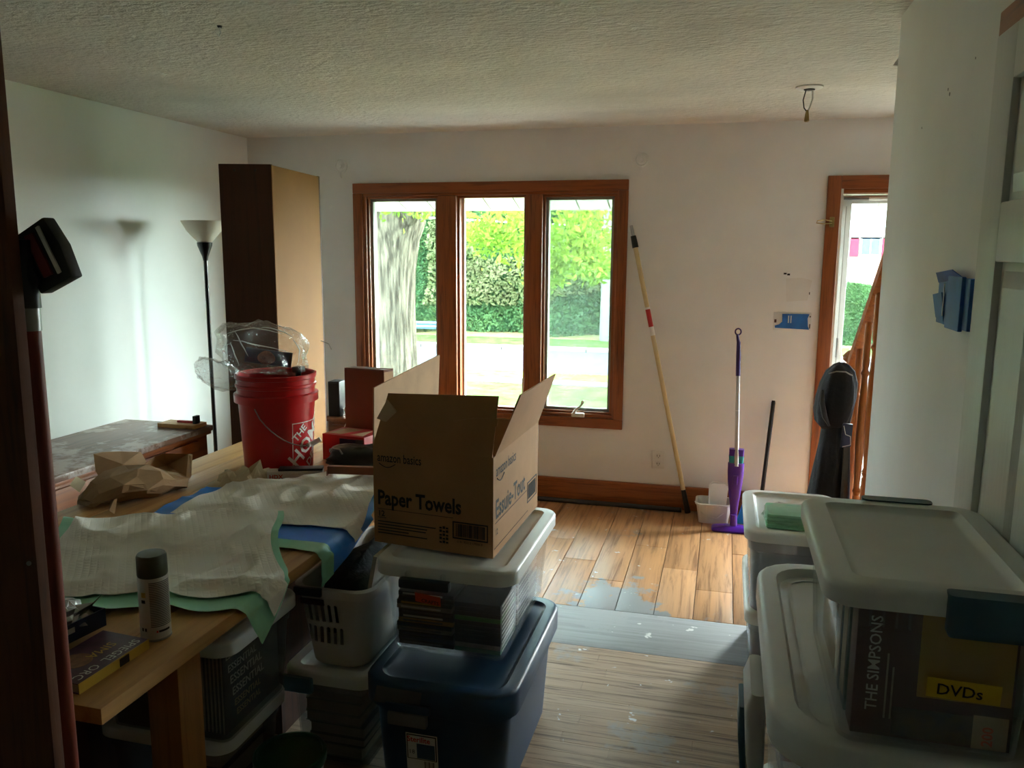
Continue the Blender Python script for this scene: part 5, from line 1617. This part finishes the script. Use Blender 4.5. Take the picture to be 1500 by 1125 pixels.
TZL = 1.190
tb_ = make_bin('disc_bin', 'clear bin labelled DVDs with slate blue latches topping the right hand stack', .155, .461, 1.155, 1.60, LZ + .0005, TZL, M['clear'], M['lid'], .022, .032, .011, .045)
obj('latch', MB().loft([rr(.372, 1.152, .060, .007, .005, 1.134), rr(.372, 1.150, .064, .010, .006, 1.142), rr(.372, 1.151, .064, .011, .007, 1.180), rr(.372, 1.162, .062, .014, .008, 1.1915)]), M['latch_teal'], tb_, smooth=50)
obj('latch', MB().loft([rr(.325, 1.605, .058, .007, .006, 1.135), rr(.325, 1.606, .062, .010, .008, 1.145), rr(.325, 1.598, .060, .014, .010, 1.193)]), M['latch_teal'], tb_, smooth=50)
for xx in (.215, .232, .249, .266):
    obj('rib', MB().box(xx, xx + .003, 1.164, 1.172, 1.13, 1.157), M['clear'], tb_)
# the printed boxed set behind the front wall
bs_ = thing('boxed_set', 'maroon and yellow printed boxed set seen through the front of the labelled clear bin', 'disc case', (.32, 1.2, .93), 'boxed sets in the labelled bin')
obj('slipcase', MB().box(.207, .418, 1.202, 1.250, .946, 1.148), M['maroon'], bs_, bevel=.0015)
text('THE SIMPSONS', .0225, (.2400, 1.202, .985), (0, 0, 1), (-1, 0, 0), M['whiteink'], bs_, bold=.01, squash=.98, off=.001)
obj('small_print', join(*[plate((.250 + .008 * q_, 1.202, .975), (1, 0, 0), (0, 0, 1), .0025, .10 - .02 * q_, .0004, .0005) for q_ in range(2)]), M['page'], bs_)
obj('yellow_panel', plate((.292, 1.202, 1.015), (1, 0, 0), (0, 0, 1), .122, .125, .0006, .0005), M['ochre'], bs_)
obj('bottom_band', plate((.262, 1.202, .95), (1, 0, 0), (0, 0, 1), .15, .045, .0006, .0005), mat('mottled_print', '#5a5136', .5, col2='#2c3f4a', scale=60), bs_)
obj('corner_panel', plate((.368, 1.202, .948), (1, 0, 0), (0, 0, 1), .045, .05, .0006, .0013), M['tanpaper'], bs_)
text('200', .020, (.394, 1.202, .953), (0, 0, 1), (-1, 0, 0), M['orange'], bs_, bold=.02, off=.003)
for k, cc in enumerate(('#3f6a70', '#3b5f6f')):
    t = thing('boxed_set', '%s boxed set behind the maroon one in the labelled clear bin' % ('teal', 'slate blue')[k], 'disc case', (.3, 1.25, .93), 'teal sets in the labelled bin')
    obj('slipcase', MB().box(.205, .380, 1.26 + k * .06, 1.315 + k * .06, .946, 1.13), mat('teal_slipcase', cc, .45), t, bevel=.0015)
    obj('spine_label', MB().box(.2042, .205, 1.27 + k * .06, 1.305 + k * .06, .965, 1.11), M['page'], t)
cbx = thing('tan_carton', 'tan carton at the far end inside the labelled clear bin', 'carton', (.28, 1.47, .93))
obj('carton_body', MB().box(.205, .380, 1.39, 1.545, .946, 1.11), mat('tan_board', '#c79d77', .7), cbx, bevel=.002)
obj('flap_seam', MB().box(.205, .380, 1.46, 1.463, 1.1105, 1.1112), M['card'], cbx)


def dv(x, z):
    t_ = (z - .9325) / (1.173 - .9325)
    return Vector((x, 1.167 + .022 * (1 - t_), z))


p0 = dv(.298, 1.030)
vv = dv(.298, 1.06) - p0
yl = obj('yellow_label', plate(p0, (1, 0, -.02), vv, .094, .030, .001, .0015), M['yellow'], tb_)
text('DVDs', .024, p0 + Vector((.012, -.0005, .006)), (1, 0, -.02), vv, M['ink'], yl, bold=.012, off=.0032)

# ------------------------------------------------------------------ outside
GZ = -.60
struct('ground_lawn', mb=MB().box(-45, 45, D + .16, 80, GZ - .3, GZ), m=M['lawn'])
struct('ground_sidewalk', mb=MB().box(-45, 45, 13.65, 14.05, GZ, GZ + .02), m=M['concrete'])
struct('ground_bounce_slab', mb=MB().box(-4.2, 2.6, D + .16, 7.9, GZ, -.16), m=M['concrete'])  # unseen slab added outside the window to bounce daylight indoors
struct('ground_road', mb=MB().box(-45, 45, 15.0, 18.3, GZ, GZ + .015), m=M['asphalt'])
struct('ground_litter', mb=MB().box(-20, 12, 21.2, 22.6, GZ, GZ + .012), m=mat('leaf_litter', lin('#6c6048'), .9, col2=lin('#5a6a3a'), scale=3, spec=0))
struct('ground_verge', mb=MB().box(-45, 45, 14.05, 15.0, GZ, GZ + .012), m=mat('dry_grass', lin('#4a6a24'), .9, col2=lin('#7c8038'), scale=4, spec=0))
kb = struct('ground_kerb', loc=(0, 18.4, GZ))
for i in range(14):
    obj('kerb_stone', MB().box(-21 + i * 2.0, -19.02 + i * 2.0, 18.3, 18.62, GZ, GZ + .10), M['concrete'], kb, bevel=.01)
# eave soffit: separate panels
ev = struct('roof_eave', loc=(-1, D + .6, 2.2))
for i in range(26):
    xa = -4.4 + i * .235
    obj('soffit_panel', MB().slab([(xa + .006, D + .151, 2.27), (xa + .229, D + .151, 2.27), (xa + .229, D + 1.08, 1.975), (xa + .006, D + 1.08, 1.975)], (0, .006, .02)), M['soffit'], ev)
obj('fascia', MB().box(-4.5, 1.9, D + 1.08, D + 1.11, 1.97, 2.14), M['soffit'], ev)
obj('roof_deck', MB().slab([(-4.5, D + .151, 2.33), (1.9, D + .151, 2.33), (1.9, D + 1.11, 2.03), (-4.5, D + 1.11, 2.03)], (0, 0, .06)), M['roof'], ev)


def leaves(n, sampler, size, seed):
    rs = random.Random(seed)
    mb = MB()
    for _ in range(n):
        x, y, z = sampler(rs)
        s = size * rs.uniform(.6, 1.3)
        n1 = Vector((rs.gauss(0, 1), rs.gauss(-.6, 1), rs.gauss(.5, 1))).normalized()
        a = n1.orthogonal().normalized()
        a = (Matrix.Rotation(rs.uniform(0, 6.28), 3, n1) @ a)
        b_ = n1.cross(a)
        c_ = Vector((x, y, z))
        mb.add([c_ - a * s, c_ + b_ * s * .55 + n1 * s * .15, c_ + a * s, c_ - b_ * s * .55 + n1 * s * .15], [(0, 1, 2), (0, 2, 3)])
    return mb


hg = thing('hedge_bank', 'tall dense green hedge and shrubs across the road', 'hedge', (-5, 22.5, GZ))


def top_h(x):
    if x > 1.9:
        return 1.5 + .15 * math.sin(x)
    return 4.3 + .6 * math.sin(x * .9) + .4 * math.sin(x * 2.3 + 1)


loops = []
for i in range(60):
    x = -19 + i * .6
    h = top_h(x)
    y_ = 22.3 + .35 * math.sin(x * 1.7) + .25 * math.sin(x * 3.1)
    loops.append([(x, y_ + .5, GZ - .02), (x, y_ + .15, GZ + h * .25), (x, y_ + .1, GZ + h * .6), (x, y_ + .5, GZ + h * .92), (x, y_ + 1.2, GZ + h), (x, y_ + 2.2, GZ + h * .8), (x, y_ + 2.3, GZ - .02)])
obj('inner_mass', MB().loft(loops), M['hedge_core'], hg)


def hs(rs):
    x = rs.uniform(-13, 10)
    h = top_h(x)
    t = rs.random() ** .8
    y_ = 22.3 + .35 * math.sin(x * 1.7) + .25 * math.sin(x * 3.1)
    bulge = .45 * (vn(x * 1.3, t * h * 1.3, 77) - .3)
    return x, y_ - bulge + (.45 * max(0, t - .75) * 4) * .5, GZ + t * h * 1.03


o = obj('foliage', leaves(60000, hs, .078, 1), M['hedge'], hg)
o['kind'] = 'stuff'


def hs2(rs):
    while True:
        x, y_, z_ = hs(rs)
        if x < 2.6 and vn(x * .8, z_ * .9, 51) > .55 and z_ > .2:
            return x, y_ - .12, z_


o = obj('pale_foliage', leaves(14000, hs2, .075, 2), M['hedge_y'], hg)
o['kind'] = 'stuff'

tr = thing('maple_tree', 'thick barked maple tree on the front lawn with overhanging green branches', 'tree', (-4.45, 10.5, GZ))
loops = []
for (z_, R, ox) in ((-.62, .44, .0), (-.4, .33, .0), (.0, .29, .0), (.8, .29, -.03), (1.4, .31, -.04), (1.8, .36, -.03), (2.05, .42, .0), (2.4, .36, -.08), (3.2, .30, -.2), (4.5, .22, -.3)):
    loops.append([(-4.40 + ox + R * (1 + .06 * math.sin(7 * a * PI / 12) + .05 * math.sin(3 * a * PI / 12 + z_)) * math.cos(a * PI / 12), 10.5 + R * (1 + .06 * math.sin(5 * a * PI / 12)) * math.sin(a * PI / 12), z_) for a in range(24)])
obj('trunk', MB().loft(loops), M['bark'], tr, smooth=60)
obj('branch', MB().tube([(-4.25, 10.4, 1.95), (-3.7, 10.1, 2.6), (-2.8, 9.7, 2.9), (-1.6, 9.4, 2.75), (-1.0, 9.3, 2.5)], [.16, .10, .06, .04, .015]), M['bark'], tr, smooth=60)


def ms(rs):
    k = rs.random()
    if k < .42:
        c = rs.choice([(-2.55, 9.6, 2.05, .42, .35), (-2.2, 9.5, 1.75, .33, .32), (-1.98, 9.5, 1.45, .15, .20), (-2.75, 9.5, 1.85, .30, .2)])
    elif k < .80:
        c = rs.choice([(-1.65, 9.4, 2.0, .30, .35), (-1.55, 9.4, 1.72, .30, .25), (-1.40, 9.4, 1.48, .25, .12)])
    else:
        c = rs.choice([(-4.4, 9.9, 2.2, .45, .14), (-3.8, 10.0, 2.25, .40, .2), (-3.3, 10, 2.5, .5, .3), (-2.2, 9.5, 2.9, .8, .4)])
    return c[0] + rs.gauss(0, c[3] * .55), c[1] + rs.gauss(0, .3), c[2] + rs.gauss(0, c[4] * .55)


o = obj('foliage', leaves(4600, ms, .045, 3), M['maple'], tr)
o['kind'] = 'stuff'

gr = thing('guard_rail', 'blue grey metal guard rail in front of the hedge across the road', 'rail', (-8.3, 21.4, GZ))
obj('beam', MB().slab([(-10.6, 21.4, -.46), (-10.6, 21.36, -.40), (-10.6, 21.4, -.35), (-10.6, 21.36, -.30), (-10.6, 21.4, -.25), (-10.6, 21.43, -.25), (-10.6, 21.43, -.46)], (3.3, 0, 0)), M['railmetal'], gr)
for xx in (-10.2, -8.9, -7.5):
    obj('post', MB().box(xx, xx + .09, 21.43, 21.53, GZ, -.22), M['pole_grey'], gr)
gw = thing('guy_wire', 'pale guy wire slanting to the lawn beside the maple trunk', 'wire', (-5.5, 14.6, GZ))
obj('cable', MB().tube([(-5.62, 14.6, GZ), (-6.6, 15.1, .45), (-11.5, 17.6, 5.5)], .018, 6), mat('pale_yellow_sleeve', '#cdd0a8', .6), gw)
obj('ground_anchor', MB().tube([(-5.62, 14.6, GZ - .02), (-5.64, 14.61, GZ + .12)], .03, 8), M['pole_grey'], gw)
up_ = thing('utility_pole', 'weathered grey utility pole rising in front of the hedge', 'pole', (-3.0, 21.2, GZ))
obj('pole', MB().tube([(-2.98, 21.2, GZ), (-2.92, 21.2, 8.0)], [.16, .13], 14), M['pole_grey'], up_, smooth=60)
obj('crossarm', MB().box(-4.0, -1.9, 21.13, 21.2, 7.0, 7.12), M['pole_grey'], up_)
for k, (za, zb) in enumerate(((2.52, 2.28), (2.85, 2.72))):
    t = thing('overhead_wire', '%s pale overhead wire running across in front of the hedge' % ('lower', 'upper')[k], 'wire', (-5, 20.6, za))
    obj('cable', MB().tube([(-16, 20.6, za + .55), (-7.2, 20.6, za), (-2.6, 20.95, zb), (8, 20.6, zb + .3)], .022, 6), M['wire'], t, smooth=60)

# neighbour house on the rise beyond the front door
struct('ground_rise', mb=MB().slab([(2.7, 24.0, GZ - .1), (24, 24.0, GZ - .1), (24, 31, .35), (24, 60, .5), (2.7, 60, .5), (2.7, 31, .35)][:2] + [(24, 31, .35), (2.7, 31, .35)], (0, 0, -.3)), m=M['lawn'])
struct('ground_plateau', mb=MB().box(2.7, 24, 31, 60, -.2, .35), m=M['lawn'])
hs_ = thing('neighbour_house', 'pale sided ranch house with red shutters on the rise across the road', 'house', (8.5, 36, .3))
obj('brick_wall', MB().box(4.2, 14, 36, 42, .3, 2.42), M['brick'], hs_)
for i in range(7):
    obj('siding_board', MB().box(4.1, 14.1, 35.93 + .004 * i, 36.0, 2.30 + i * .10, 2.395 + i * .10), M['siding'], hs_)
obj('gable', MB().slab([(3.6, 35.95, 3.0), (14.4, 35.95, 3.0), (8.5, 35.95, 5.2), (4.9, 35.95, 3.55)], (0, .1, 0)), M['siding'], hs_)
obj('roof', MB().slab([(3.3, 35.5, 2.98), (4.9, 35.5, 3.62), (8.5, 35.5, 5.3), (14.7, 35.5, 2.98), (14.7, 35.5, 3.1), (8.5, 35.5, 5.45), (4.8, 35.5, 3.74), (3.3, 35.5, 3.1)], (0, 7, 0)), M['roof'], hs_)
for (xa, xb) in ((5.22, 5.92), (8.2, 9.4), (11, 12.2)):
    wn = obj('window', MB().box(xa - .06, xb + .06, 35.93, 36, 1.62, 2.36), M['white_pl'], hs_)
    for k in range(2):
        w_ = (xb - xa) / 2
        obj('pane', MB().box(xa + k * w_ + .02, xa + (k + 1) * w_ - .02, 35.915, 35.93, 1.68, 2.30), M['pane_dark'], wn)
    for s in (xa - .42, xb + .08):
        obj('shutter', MB().box(s, s + .32, 35.93, 36, 1.60, 2.36), M['shutter'], hs_)
vn_ = thing('background_tree', 'leafy tree rising behind the neighbour house roof', 'tree', (7, 51, .3))
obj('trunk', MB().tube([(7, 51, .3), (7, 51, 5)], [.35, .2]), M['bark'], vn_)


def bt(rs):
    d = Vector((rs.gauss(0, 1), rs.gauss(0, 1), rs.gauss(0, 1))).normalized()
    k = rs.uniform(.75, 1)
    return 7 + d.x * 6 * k, 51 + d.y * 2 * k, 7.2 + d.z * 3.5 * k


obj('crown', blob(7, 51, 7.2, 4.6, 1.4, 2.6, 60, .15, 24, 14), M['hedge_core'], vn_)
o = obj('foliage', leaves(5000, bt, .26, 4), M['hedge'], vn_)
o['kind'] = 'stuff'
